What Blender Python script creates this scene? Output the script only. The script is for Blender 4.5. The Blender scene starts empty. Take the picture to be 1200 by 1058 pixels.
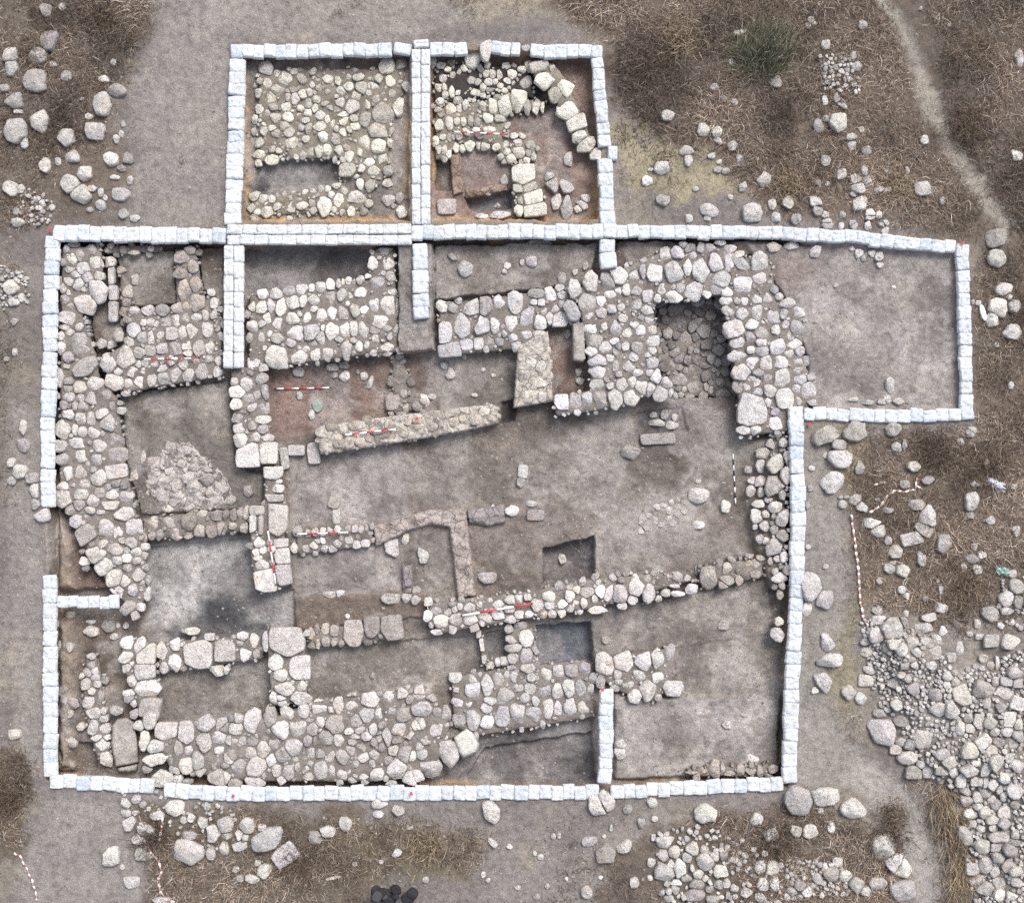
import bpy, bmesh, math, random
import numpy as np
from mathutils import Vector, Matrix, noise as mnoise
from mathutils.geometry import delaunay_2d_cdt
EXPOSURE = 0.85
# ------------------------------------------------------------------ traced plan data
# every tile: (x0, y0, scale): stones are "x y w h [angle] [b]" in tile units (b = dressed block)
T = {'t1': (40, 250, 5), 't2': (260, 270, 5), 't3': (40, 620, 5), 't3b': (480, 270, 5), 't4': (260, 640, 5),
     't5': (480, 660, 5), 't6': (40, 440, 5), 't7': (260, 440, 5), 't7b': (40, 760, 5), 't8': (260, 780, 5),
     't8b': (480, 460, 5), 't9': (480, 780, 4.6), 't9b': (700, 460, 4.6), 't10': (680, 640, 4.2857),
     't11': (700, 790, 3.947), 't12': (680, 270, 4.2857), 't13': (480, 40, 4.408), 't14': (260, 40, 4.408),
     'o1': (0, 0, 3.993), 'o2': (700, 0, 3.993), 'o3': (900, 0, 3.993), 'o4': (900, 250, 3.993),
     'o5': (920, 480, 4.2857), 'o6': (920, 660, 4.2857), 'o7': (920, 840, 4.2857), 'o9': (120, 900, 4),
     'o10': (400, 900, 3.75), 'o11': (0, 260, 3.11), 'q1': (300, 580, 7.5), 'q2': (560, 560, 7.5)}

STONES = []
def S(wall, tile, txt):
    x0, y0, k = T[tile]
    for it in txt.replace('\n', ' ').split(';'):
        f = it.split()
        if len(f) < 4: continue
        blk = f[-1] == 'b'
        if blk: f = f[:-1]
        v = [float(q) for q in f]
        STONES.append((wall, x0 + v[0] / k, y0 + v[1] / k, v[2] / k, v[3] / k, v[4] if len(v) > 4 else 0.0, blk))

S('west', 't1', """185 208 35 50; 230 180 55 30; 332 210 55 60; 275 245 60 75; 218 272 62 80; 165 285 40 45; 358 288 88 78; 283 325 72 75;
235 360 65 45; 205 330 60 35; 205 395 65 60; 310 372 65 70; 378 365 60 60; 255 415 60 70; 165 440 50 50; 290 445 45 30; 200 465 30 35; 368 450 105 135 -10;
285 522 135 110 20; 180 505 65 50; 215 548 60 45; 155 390 30 35; 205 620 150 85; 185 668 70 40; 155 720 40 55; 210 690 50 50; 260 665 45 60; 262 770 125 150 -15;
155 785 45 75; 195 840 65 65; 295 900 160 100 -25 b; 150 965 50 110; 200 980 60 50; 200 1025 50 45; 265 1020 75 70; 350 1000 100 75; 425 885 90 95;
462 990 85 100; 490 928 50 45""")
S('west', 't6', """200 130 65 55; 265 130 50 45; 335 135 75 80; 412 110 75 100; 168 172 50 50; 205 180 25 35; 235 180 35 55; 278 190 55 60; 135 120 30 35;
200 230 65 65; 272 255 60 80; 328 245 55 85; 390 225 80 60; 425 275 100 90; 160 318 95 110; 238 320 32 75; 282 330 58 65; 348 335 72 72; 400 340 30 35;
470 375 100 80; 150 415 80 70; 255 395 100 60; 375 412 85 80; 160 490 90 75; 272 475 105 75; 365 495 70 70; 475 468 125 85; 195 570 55 100; 272 565 85 85;
370 595 90 105; 480 562 125 80 -8 b; 345 555 35 40; 295 635 55 55; 165 650 65 45; 165 725 100 105; 265 700 110 60; 380 685 55 55; 430 650 45 55; 480 635 70 40 -20;
455 695 75 55; 520 640 40 50; 540 715 75 100; 340 735 65 65; 260 760 60 65; 205 790 60 65; 445 762 105 50 0 b; 325 790 60 40; 385 795 60 35; 525 810 125 80 -10;
240 855 80 85; 300 935 115 125 -25 b; 418 895 90 105; 310 825 30 30; 495 905 60 110; 580 890 90 95; 335 985 40 45; 395 985 70 45 -20; 460 970 35 30; 510 965 35 40; 568 980 65 65""")
S('west', 't3', """352 150 115 100; 470 115 100 75; 280 130 30 30; 405 220 100 90 -10; 295 190 55 50; 300 230 45 35; 465 285 115 100 -20; 485 185 60 50;
540 170 60 45; 540 122 40 40; 597 135 65 50; 645 105 50 45; 640 155 40 50; 600 185 45 40; 545 228 50 45; 605 265 75 75; 650 228 40 45; 530 305 55 65;
490 365 105 60 20; 575 360 60 75; 665 300 35 60; 660 380 35 80; 545 460 110 70 -40; 620 460 55 50; 435 160 35 25""")
S('thin1', 't1', """450 365 35 100 0 b; 460 465 50 90 0 b; 460 575 55 125 0 b; 440 280 60 60""")
S('thin2', 't1', """545 465 60 90; 538 515 40 60; 530 580 60 60; 590 385 45 65; 505 330 50 40; 520 640 30 40; 580 560 50 30""")
S('northrow', 't1', """520 215 40 45; 640 208 30 35; 680 205 35 35; 730 205 35 30; 580 230 80 25; 445 190 40 35; 480 240 30 35; 425 215 30 30""")
S('nicol', 't1', """910 215 65 45; 860 255 80 75; 925 310 60 80; 855 350 75 65; 875 450 70 130; 945 415 65 95; 950 520 95 100; 885 545 40 50""")
S('paved', 't1', """585 570 55 45; 665 570 70 60; 750 565 85 65; 835 555 65 60; 680 640 50 50; 770 635 60 55 0 b; 832 630 60 75; 885 618 45 60;
955 605 65 55; 640 640 40 40;715 650 30 35;580 685 75 95; 555 750 65 55; 630 730 60 75; 680 730 45 75; 735 710 60 85; 805 705 70 75 0 b; 868 700 50 80; 925 685 60 95;
1015 680 65 95; 965 715 30 40; 490 715 50 60; 610 815 75 60; 680 805 60 65; 742 795 60 65; 825 795 70 80; 893 775 65 60; 900 820 60 40; 965 790 70 100; 1025 780 55 85;
610 885 35 40; 645 885 45 40; 710 885 60 40; 750 910 50 45; 870 885 60 60; 800 875 40 35; 950 865 40 35; 1025 855 50 40; 1075 860 35 60; 550 995 50 70;
615 980 75 85; 690 965 60 105; 755 965 65 80; 825 935 75 110; 900 950 70 70; 980 925 80 95; 1030 935 30 60; 1070 930 55 60; 505 990 40 70; 635 920 45 45;
570 928 90 65; 520 850 140 120; 1035 465 45 45; 1055 525 50 70; 1050 590 45 60; 1000 600 40 60""")
S('n2', 't2', """235 370 70 65; 315 370 70 65; 392 355 75 55; 468 345 70 60; 525 335 35 45; 578 330 65 60; 632 318 50 65; 682 312 30 55;
740 298 40 45; 810 290 50 50; 855 268 40 35; 775 300 22 28; 710 303 25 40; 965 195 95 85; 885 200 55 80; 955 120 105 35; 990 270 60 65; 945 248 30 25; 905 310 90 80;
880 125 30 30; 415 425 85 75; 475 415 50 70; 540 405 60 65; 575 378 30 25; 632 400 70 85; 705 375 60 70; 755 380 30 40; 818 362 90 65; 835 405 35 25; 905 372 45 20;
1000 362 60 40; 172 445 40 60; 230 450 62 80; 290 440 45 75; 347 448 62 90; 540 460 45 30; 735 430 28 35; 715 485 70 85; 775 465 55 100; 835 455 55 75; 890 435 55 100;
978 432 115 115; 640 485 60 75; 580 500 75 75; 505 510 55 65; 410 520 80 70; 325 545 60 75; 265 515 45 60; 455 490 30 35; 175 560 70 60; 425 600 95 110; 525 595 90 100;
590 572 25 40; 645 585 80 105; 720 580 65 105; 835 575 60 110; 770 575 50 90; 920 535 100 80; 160 630 40 55; 238 628 55 80; 322 632 75 65; 405 655 60 55; 278 605 30 40;
490 690 45 55; 250 690 25 35; 222 690 20 25; 455 690 25 25; 850 672 35 55; 900 635 45 60; 575 625 50 80; 185 775 80 75; 318 735 135 130; 450 735 110 95 15;
547 728 55 85; 618 715 70 100; 728 700 65 115; 965 695 85 70; 800 680 40 60; 885 715 45 45""")
S('cross', 't7', """70 35 50 45; 140 50 60 75; 228 20 70 65; 85 95 85 70; 160 140 70 60; 210 120 50 60; 250 100 40 100; 80 170 60 70; 235 195 80 65;
90 250 70 60; 235 262 95 45; 102 310 70 65; 172 295 45 55; 240 315 65 50; 112 378 85 95 -30; 190 360 62 58; 265 362 70 45; 155 465 150 140 0 b; 268 455 115 125 0 b""")
S('pierw', 't7', """300 572 110 75 0 b; 325 662 72 50; 290 628 40 30; 330 622 40 25; 305 718 110 45 0 b; 325 850 115 195 0 b; 345 980 80 50 0 b; 205 790 90 55 0 b;
180 870 40 100 0 b; 228 870 30 130 0 b; 280 980 35 40; 215 980 60 60; 290 1020 50 40; 240 950 30 30""")
S('pierw', 't4', """250 205 120 130 -8 b; 360 165 95 125 -8 b; 350 60 90 95 -8 b; 230 110 80 60; 210 70 45 30; 255 65 30 40; 240 25 50 40; 200 35 40 50""")
S('midw', 't7', """20 820 50 60; 65 820 45 75; 105 810 35 80; 140 810 35 75; 10 905 40 60; 60 880 50 40; 128 890 50 60""")
S('midw', 't6', """700 870 80 70; 800 860 100 70; 905 860 90 100; 965 905 60 95; 1035 910 65 75; 1098 900 55 75; 830 930 75 75; 735 935 45 65;
690 940 45 55; 635 950 50 60; 900 935 50 40; 980 815 55 50; 1070 820 100 60""")
S('innerw', 't3', """545 665 75 70; 535 755 95 65 -15; 545 815 55 55; 572 782 28 35; 615 690 70 110; 650 730 105 120 0 b; 645 840 125 95 0 b; 570 890 55 70;
660 935 135 120 -15; 550 970 65 60""")
S('innerw', 't7b', """675 350 125 130 8 b; 480 365 70 50; 550 285 55 70; 580 320 30 55""")
S('bottom', 't7b', """770 485 130 105 0 b; 890 495 95 135 5 b; 845 585 50 110; 880 685 85 110; 905 595 50 50; 940 575 30 35; 960 670 60 140 -8; 975 725 60 55;
990 545 80 120; 995 440 120 100; 1045 675 90 90; 1085 755 125 100; 1080 520 85 75; 1100 450 70 85; 1150 540 70 60; 1150 635 75 85; 1090 600 60 50; 1115 685 50 35;
840 765 60 45; 895 780 60 25; 750 765 115 100; 700 655 170 60 -15; 655 710 60 40; 640 540 60 115; 710 575 85 75; 585 385 60 70; 610 455 60 60; 670 430 80 100 25; 1165 410 60 40""")
S('narrow', 't7b', """330 48 50 35; 333 100 50 45; 350 130 45 35; 358 170 50 35; 365 205 45 40; 300 210 65 70; 335 250 45 40; 318 315 70 80; 390 280 35 75;
345 380 85 65; 403 368 35 45; 410 410 50 45; 340 465 58 95; 412 475 65 75; 268 460 45 45; 362 525 60 35; 428 520 45 35; 397 568 75 75; 420 652 68 90; 275 160 35 35""")
S('ashwest', 't3', """745 715 65 110; 820 780 75 100; 755 810 50 65; 825 675 55 75; 955 735 170 155 -3 b; 1115 715 118 130 0 b; 1085 828 105 65; 910 600 100 40""")
S('ashwest', 't4', """120 530 60 50; 190 555 55 75; 135 620 65 105; 205 630 40 60; 20 725 40 55""")
S('pier', 't4', """375 560 220 165 0 b; 315 675 80 110; 455 710 125 140 0 b; 338 760 85 75; 372 838 115 75; 300 890 40 70; 345 890 50 30; 355 922 60 35;
455 890 120 70; 410 795 40 35; 465 820 60 60; 255 560 35 110""")
S('ashrow', 't4', """770 510 115 155 0 b; 880 475 90 125 -5 b; 995 480 130 150 -6 b; 660 500 55 75; 605 490 45 75; 555 490 30 50; 520 515 50 75; 525 585 45 35;
560 575 25 55; 605 560 50 60; 655 555 45 55; 700 570 35 40""")
S('bottom', 't8', """80 310 85 60; 180 330 105 130; 280 300 75 120; 378 280 95 75; 475 265 75 85; 570 250 90 90; 635 258 35 35; 680 235 65 100; 758 222 85 85;
865 202 115 80; 978 192 75 80; 1060 165 65 60; 1085 130 40 25; 1097 198 45 50; 1160 165 65 90; 10 360 50 80; 75 370 85 75; 225 350 25 35; 345 375 95 105; 445 370 100 125;
528 372 70 80; 575 330 55 70; 680 345 145 105; 785 325 75 75; 845 290 90 90; 918 290 42 80; 1065 285 90 85; 1165 260 110 90; 1150 340 90 70;60 440 70 70; 120 440 50 50;
178 445 70 55; 245 425 60 30; 305 455 68 85; 240 495 80 105; 165 510 75 60; 115 488 30 25; 45 540 75 90; 100 520 40 40; 420 485 105 95; 355 525 85 80; 285 555 50 80;
95 595 90 90; 200 600 120 115 -20; 20 650 60 100; 190 680 115 65; 245 645 25 45; 320 610 60 80; 385 630 60 100; 500 440 45 60; 520 510 55 60; 545 440 20 60; 515 575 35 35;
608 425 80 90; 695 435 75 75; 740 385 70 40; 775 415 85 28 -8; 810 375 65 35 -25; 845 420 65 55; 885 375 50 75; 890 450 45 50; 935 350 45 45; 970 415 50 125 -25 b;
1035 375 85 75; 1000 500 65 55; 750 495 60 60; 710 530 65 105 -20; 632 525 65 100; 575 615 80 110; 640 620 40 65; 705 635 60 60 ; 815 485 50 50; 830 540 60 60;
780 578 45 40; 880 575 45 45; 830 640 65 60; 910 645 85 70 -20; 960 660 30 35; 1025 610 115 110; 1120 655 130 80; 1080 525 115 95; 765 670 50 40; 500 650 70 40;
990 690 60 30; 760 450 50 35; 70 685 80 40; 920 430 35 35; 935 480 45 45; 440 590 30 60""")
S('bottom', 't9', """60 240 90 70; 55 155 60 70; 50 310 60 70; 145 345 90 75; 65 480 65 55; 10 490 50 50; 25 600 95 75; 112 548 110 115; 200 475 115 150 -30;
80 410 60 30; 195 260 50 90""")
S('ebot', 't9', """335 75 65 55; 345 125 80 100; 418 105 65 120; 478 78 60 85; 522 55 32 55; 740 40 60 85 -8; 800 40 70 80; 870 25 75 75; 945 20 60 70;
245 65 65 60; 260 195 70 60; 310 205 45 60; 515 170 90 100; 580 120 65 55; 650 125 60 55; 725 140 75 95; 800 140 65 95; 855 118 70 100; 925 118 65 90; 975 125 35 70;
620 175 50 50; 985 75 45 60; 265 295 70 75; 345 280 80 140; 415 310 70 70; 415 225 55 70; 500 275 80 115; 580 255 75 125; 668 265 90 90; 745 235 65 110; 800 230 45 110;
865 225 70 95; 940 225 70 80; 430 195 60 50; 680 195 40 60""")
S('nssmall', 't5', """580 385 50 55; 650 370 80 45; 600 445 70 55; 680 440 75 95; 610 500 90 50; 685 545 75 100; 612 560 65 70; 695 615 95 60; 630 665 80 65;
715 670 65 50; 605 610 40 35""")
S('thinb', 't5', """558 575 50 50; 515 580 30 50; 475 600 50 40; 405 415 30 50 0 b; 423 480 25 75 -8 b; 437 565 30 50 -8 b""")
S('mid', 't5', """110 230 45 50; 105 310 45 60; 160 275 60 50; 222 280 50 50; 185 340 80 75; 275 335 70 70; 345 260 70 55; 295 255 35 40; 355 335 90 60;
440 320 80 60; 525 300 85 65; 470 215 40 25; 590 215 60 45; 640 210 60 45; 425 350 35 35; 745 245 75 75; 825 195 100 60; 865 185 30 40;735 185 30 25; 645 300 60 50;
590 330 60 40; 700 300 50 40; 780 300 65 45; 835 298 50 45; 890 298 50 45; 895 240 60 45; 820 245 55 40; 940 195 60 70; 975 235 55 65; 1040 170 95 70; 1020 235 40 60;
1120 165 65 75; 1165 180 55 100 20; 1085 205 40 50; 1055 210 25 35; 1105 275 110 40; 980 155 40 40; 125 360 30 40; 160 405 80 30; 580 270 80 40; 520 240 70 40; 410 240 40 40;690 200 40 35""")
S('mid', 't10', """200 245 75 110; 285 205 85 130 ; 265 270 50 50; 345 235 70 90; 430 235 45 40; 335 165 50 45; 395 265 35 30; 490 240 70 25; 480 200 60 20;
210 300 50 35; 560 215 60 50; 400 160 30 55 -20""")
S('mide', 't10', """648 155 75 110; 735 115 55 60; 735 175 75 55; 800 110 45 75; 848 90 40 45; 885 90 35 45; 905 60 40 30; 800 170 40 50; 880 140 50 45;
850 50 40 25; 720 195 50 40""")
S('platf', 't10', """125 595 95 105 -8; 218 580 95 100; 320 580 75 115 -8; 390 570 65 115; 450 540 55 95; 295 650 60 60; 390 665 50 90; 465 718 100 72;
345 725 75 115; 275 755 60 70; 245 695 60 60; 190 645 40 50; 105 680 45 70""")
S('loweredge', 't11', """545 440 60 75; 615 460 60 30; 665 445 45 45; 710 450 60 35; 753 450 30 45; 815 440 45 35; 490 445 35 25; 450 455 70 18; 795 470 35 20; 580 440 25 60""")
S('bigmid', 't12', """55 255 75 95; 135 248 65 95; 195 225 85 85; 272 222 50 90; 315 205 30 70; 378 212 85 105; 475 205 85 100; 540 185 45 75; 612 200 80 125 ;
680 158 90 95; 650 90 55 40; 755 92 55 45; 565 125 40 40; 490 112 60 60; 430 120 50 75; 700 60 60 30; 520 70 40 30; 35 360 85 105; 105 350 50 60; 150 325 65 45;
190 300 35 50; 235 298 40 60; 280 305 60 50; 340 320 55 90; 388 340 40 45; 470 330 95 55; 570 305 95 90; 635 320 50 40; 710 245 100 80; 685 300 60 40;
40 432 70 40; 60 487 85 65; 105 415 50 45; 160 395 45 50; 215 440 50 40; 120 480 35 50; 180 495 50 90; 275 470 50 60; 285 370 65 50; 333 402 65 55; 350 450 50 50;
305 500 50 55; 355 505 50 50; 240 510 60 65; 205 385 40 40;70 555 85 65; 130 590 75 55; 55 610 60 55; 170 555 50 40; 225 580 40 50; 293 593 65 65; 362 557 70 60;
360 605 50 40; 85 655 85 55; 90 710 85 65; 150 635 40 50; 183 680 40 60; 245 683 70 55; 270 635 50 45; 360 660 70 60; 345 625 40 30; 288 715 50 35; 195 722 40 30;
90 778 85 60; 148 780 35 35; 212 780 50 80; 258 760 40 50; 310 780 60 90; 355 790 40 90; 380 735 50 80; 100 850 70 95; 180 845 75 100; 258 838 75 85; 405 820 70 70;
350 715 40 30; 435 765 55 60; 455 815 25 40; 480 830 25 40""")
S('bigmid', 't3b', """890 1005 85 90 0 b; 970 1000 75 100; 1040 990 60 90 ; 970 335 75 100; 955 470 80 120 -20""")
S('cist', 't12', """500 755 80 60; 570 785 65 75; 525 800 30 30; 655 800 25 45; 635 790 30 50; 505 825 35 30; 550 830 50 25; 440 515 50 60; 500 690 30 30""")
S('east', 't12', """750 150 45 75; 820 165 75 65; 902 158 88 90; 800 120 55 30; 738 305 50 60; 820 270 95 95; 733 352 55 45; 905 235 70 70; 790 355 30 35;
830 355 45 45; 885 345 75 40 30; 945 345 65 85; 1000 330 35 45; 1040 370 85 55 -10; 1095 415 80 55;745 405 60 60; 812 420 60 55; 890 408 65 85; 970 435 65 75; 775 490 95 95;
860 470 65 55; 915 515 65 60; 855 535 50 65; 985 500 45 55; 1090 490 70 75; 1030 470 35 45; 790 562 75 50; 860 600 40 35; 915 605 75 55; 910 565 60 45; 992 582 78 80;
1075 570 75 50; 1050 620 50 40; 1105 610 45 45; 795 630 90 60; 870 660 75 75; 932 668 60 70; 1010 660 85 60; 1090 665 60 45; 810 710 85 80; 895 717 55 40; 950 740 55 65;
1012 745 80 95; 1090 705 80 40; 875 755 70 60; 838 782 45 45; 790 785 50 60; 890 810 60 45; 955 805 60 65; 1030 845 90 105 -10 b; 1110 750 70 50; 1090 795 50 45;
1140 805 85 95 -25; 865 905 150 190 3 b; 830 1005 75 50; 880 1000 60 50; 985 970 70 70; 945 865 30 45; 980 910 50 40; 1165 865 45 30""")
S('nc', 't3b', """190 440 65 70 -30; 255 450 60 60 -40; 360 452 95 95; 450 445 85 105; 528 430 90 90; 622 425 90 140; 745 375 90 60; 825 370 65 85; 880 335 50 40;
900 380 65 50; 735 415 50 45; 770 420 60 40; 210 595 80 130 0 b; 305 560 95 150; 425 560 95 105; 500 555 55 90; 590 540 65 120; 690 515 90 135 15;
765 535 70 85; 885 520 100 90 -5 b; 820 510 40 80; 785 475 35 50; 850 465 50 50; 890 430 35 45; 635 575 25 30; 825 450 30 30; 235 700 135 85 -5 b; 335 670 80 70 0 b;
405 665 60 70 0 b; 465 650 50 50; 525 650 50 50; 605 630 50 50; 625 680 55 60; 680 610 70 50; 765 610 70 50; 770 650 60 40; 800 650 30 50""")
S('plaster', 't3b', """815 710 25 50; 820 785 30 60; 825 855 30 50; 645 840 35 80; 655 950 40 120""")
S('cob', 't7', """735 905 40 50;780 900 35 45; 815 900 30 50; 850 895 30 45; 745 965 45 40; 790 990 50 45; 835 980 60 50; 630 910 30 40; 630 955 30 40; 675 985 55 50;
535 995 50 45; 560 970 35 35; 495 1015 40 40; 600 1015 40 40; 650 1015 45 40; 885 965 30 30; 700 950 30 40; 500 925 40 50; 545 915 40 50; 590 920 35 50; 680 905 40 45; 590 965 30 40; 420 1010 40 60""")
S('trarc', 't13', """672 165 100 60 -8; 695 238 105 100; 755 307 75 80 ; 800 275 85 80 30; 815 388 100 105; 862 455 105 75 -15 b; 878 530 75 60 -25; 912 570 100 75 -35; 975 615 95 65 -30""")
S('trnorth', 't13', """325 130 80 100; 120 140 30 60; 195 178 35 30; 280 175 40 35; 172 228 38 42; 148 270 35 55; 180 275 25 45; 215 300 30 60 ; 185 310 35 40;
155 348 40 35; 428 205 35 50; 465 208 28 50; 395 200 30 50; 497 165 50 35; 530 210 45 55; 505 240 45 30; 580 180 40 35; 600 245 65 75; 410 245 50 40; 380 275 35 45;
440 245 30 30; 490 290 35 30; 470 265 35 30; 515 275 30 25; 550 270 28 28; 378 315 30 30; 610 295 30 30; 545 295 25 25; 295 210 30 22; 330 205 30 28""")
S('trmid', 't13', """148 388 40 30; 213 385 55 65; 257 378 28 55; 287 368 32 55; 378 368 35 55; 430 370 50 80; 490 365 75 100; 560 340 80 105; 610 370 40 85;
652 370 45 75; 685 380 25 50; 405 435 55 55; 462 435 55 35; 350 450 35 55; 315 445 30 60; 277 450 28 50; 245 450 35 35; 205 455 40 70; 150 470 40 60; 410 490 70 35;
345 495 40 30; 310 575 65 60; 355 570 30 50; 390 575 50 45; 447 583 45 40; 495 570 35 35; 560 562 45 40; 540 525 45 30; 580 525 40 30; 425 545 40 30; 240 585 35 55;
275 590 30 40; 205 535 25 50; 170 530 30 30; 255 525 40 45; 500 520 40 25; 565 612 62 55; 523 642 55 45; 505 608 35 30; 628 575 55 60; 615 615 30 50; 605 650 35 40;
575 660 20 25; 640 630 30 40; 150 590 30 60;180 600 30 50; 135 560 30 60; 200 620 30 40; 335 365 30 30; 330 340 25 30""")
S('trpier', 't13', """588 725 125 110 -3 b; 560 795 55 45 0 b; 620 790 80 55 -5 b; 638 845 105 80 -8 b; 650 905 120 72 -6 b; 565 910 45 60; 575 860 30 40""")
S('tlpave', 't14', """228 170 70 70; 320 225 75 80 -30; 410 230 65 40 35; 285 205 35 45 -30; 405 188 35 25; 372 272 65 50; 290 290 70 55 20; 245 330 60 60; 235 255 40 45;
195 240 30 35; 190 305 35 45; 170 265 25 30; 545 230 60 45; 600 240 35 50; 625 200 22 35; 655 220 28 30; 705 222 60 35; 760 200 25 35; 685 185 35 20; 808 228 40 45;
850 165 75 80; 925 150 55 60; 877 238 60 65; 720 275 55 70; 785 268 65 55; 650 270 55 40; 618 295 50 45; 695 315 50 55; 795 330 45 60; 675 370 65 80; 610 355 45 50;
755 360 30 60; 740 440 65 75; 832 410 105 115; 910 375 55 90; 880 305 40 50; 840 330 30 30; 805 495 115 75; 680 435 40 45; 630 450 50 45; 625 415 60 30;
440 355 55 55; 422 310 55 50; 380 332 45 55; 340 325 28 45; 330 375 50 45; 450 300 40 45; 488 335 38 40; 480 385 30 40; 405 382 40 30; 445 405 40 35; 390 420 45 45;
340 428 60 55; 275 425 65 70; 235 410 35 40; 198 385 48 50; 170 440 30 50; 505 418 50 50; 545 440 30 45; 445 487 40 60; 505 475 65 55; 430 445 40 30; 595 385 35 35;
535 358 45 25; 500 275 35 35; 545 300 30 30; 465 260 30 35; 322 470 50 55 30; 258 485 40 30; 278 512 50 40; 215 500 40 50; 165 505 25 50;520 530 45 50; 592 540 55 65;
570 470 30 50; 590 485 25 40; 630 505 40 40; 690 475 55 40; 655 490 30 40; 735 565 60 85; 810 575 75 85; 865 560 25 50; 700 515 20 20;360 560 70 55; 430 540 40 35;
400 575 30 30; 308 575 30 45; 460 615 38 65; 418 625 40 45; 503 605 42 65; 547 600 42 62; 605 600 40 60; 385 635 28 30; 645 585 40 35; 650 635 70 60; 712 605 30 40;
760 660 60 45; 830 650 55 55; 628 650 40 30; 255 645 65 50; 190 620 60 45; 290 600 40 30;645 698 90 75 0 b; 720 690 35 40; 785 705 60 50; 858 705 52 52; 858 768 52 45;
765 780 50 70; 715 770 35 60; 690 735 45 22""")
S('tlwall', 't14', """695 840 112 60 -5; 600 860 60 75; 525 885 75 105; 595 785 45 30; 545 800 30 35; 510 800 35 35; 565 830 30 40; 465 870 30 45; 412 885 65 45;
355 895 50 55; 285 890 38 45; 232 920 60 65; 180 880 28 30; 180 920 30 35; 208 852 48 45; 255 850 40 35; 290 835 25 30; 320 830 25 35; 670 915 45 45; 620 920 30 35;
420 920 30 25; 450 930 25 25; 350 950 30 25; 370 820 30 25; 430 815 30 25; 470 810 30 25; 640 890 25 30""")
S('debris', 't6', """805 430 75 100; 885 440 70 60; 700 510 90 70; 690 590 110 70; 800 560 70 60; 640 485 30 90; 590 585 60 60; 900 600 80 70; 1010 610 90 80; 960 660 80 70;
750 700 110 100; 690 780 90 60; 860 520 60 50; 830 640 80 60; 670 680 70 60; 1110 660 60 70; 930 540 70 40; 780 780 60 40""")
S('bankw', 't3', """145 700 35 80; 205 695 45 50""")
S('bankw', 't7b', """160 250 50 55; 210 320 75 60; 160 380 35 60; 205 385 35 45; 210 550 80 60 20; 215 685 45 40; 180 310 40 40""")
S('collapse', 't9b', """890 325 75 60; 880 395 50 75; 815 415 40 40; 935 280 50 50; 880 480 65 55; 885 535 35 55; 970 380 85 120 40; 955 500 90 110 40; 1025 355 40 90;
1020 450 60 110; 1000 550 35 50; 870 600 65 40; 860 665 65 75 -30; 905 720 50 50; 955 740 40 50; 1000 680 60 110 20; 965 620 70 60; 1000 770 55 60; 955 830 95 95;
925 580 40 30; 1005 890 50 60; 850 725 30 30; 910 800 40 40; 985 1000 85 60; 960 965 40 35; 1005 270 45 50; 835 475 40 40; 830 530 50 60; 975 895 40 35; 880 790 45 50; 910 655 40 40""")
S('collapse', 't10', """1000 380 40 45; 995 445 60 65; 1005 245 30 50""")
S('stub', 't7', "1010 35 75 70; 1000 150 80 120; 1065 110 40 60; 1075 190 35 60; 1045 225 60 25; 1140 180 60 60; 1180 150 40 40")
S('longpl', 't7', "590 330 80 70; 640 310 90 60; 745 395 70 60; 815 390 80 60; 680 400 70 50; 615 400 60 60; 900 330 70 50; 980 300 80 60; 1060 330 60 60; 1140 300 70 60; 1090 270 60 40; 860 370 60 40")
S('longpl', 't8b', "60 240 60 50; 130 200 70 50; 200 210 60 60; 260 170 60 60; 320 150 60 60; 380 160 70 60; 440 110 70 60; 450 160 60 50; 250 120 70 40; 160 140 60 40; 40 170 60 50; 490 120 20 80")
S('plaster', 't3b', "690 700 70 60; 750 690 60 50; 700 780 80 70; 770 800 60 70; 690 870 70 70; 760 890 70 60; 710 960 80 70; 780 970 50 60; 660 760 40 60; 790 740 40 40")
S('ring', 't9b', """300 640 40 40; 320 615 40 30; 355 607 45 30; 385 635 35 45; 385 680 40 40; 400 705 55 30; 345 712 50 25; 310 690 35 45; 430 580 40 30; 465 590 35 55; 470 640 35 35; 440 665 50 30; 400 590 30 30;
250 690 50 60; 265 730 60 40; 240 740 40 40; 280 665 40 30""")

# loose things on the ground
S('loose:dry grass', 'o1', """210 40 55 55; 222 182 75 90 15; 168 252 65 75; 40 255 70 75; 48 310 65 70; 155 370 95 90; 62 468 90 70; 180 570 90 85 -30; 65 610 90 110; 110 670 40 50;
302 640 85 85; 335 730 65 50; 307 355 45 50; 205 770 45 80; 245 300 35 30; 485 368 50 28; 545 420 70 65; 472 485 72 105; 440 608 85 75; 415 545 35 30; 543 648 30 42;
565 625 25 35; 575 580 25 25; 515 742 65 65; 597 738 48 45; 567 788 40 30; 535 828 40 22; 607 842 35 40; 392 810 60 80 15; 320 858 90 75; 373 908 90 80; 425 880 50 25;
468 900 25 40; 467 958 42 50 ; 560 905 75 55; 490 925 20 30; 43 880 65 70; 95 885 30 40; 85 520 40 25; 270 755 25 35; 240 970 25 30; 420 980 30 25; 630 1020 45 35;
575 1000 40 40; 290 30 30 35; 530 292 25 30; 20 410 35 35; 380 462 22 15; 170 930 30 30; 195 950 30 35; 180 970 35 25; 70 990 30 35; 80 1040 60 40""")
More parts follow.
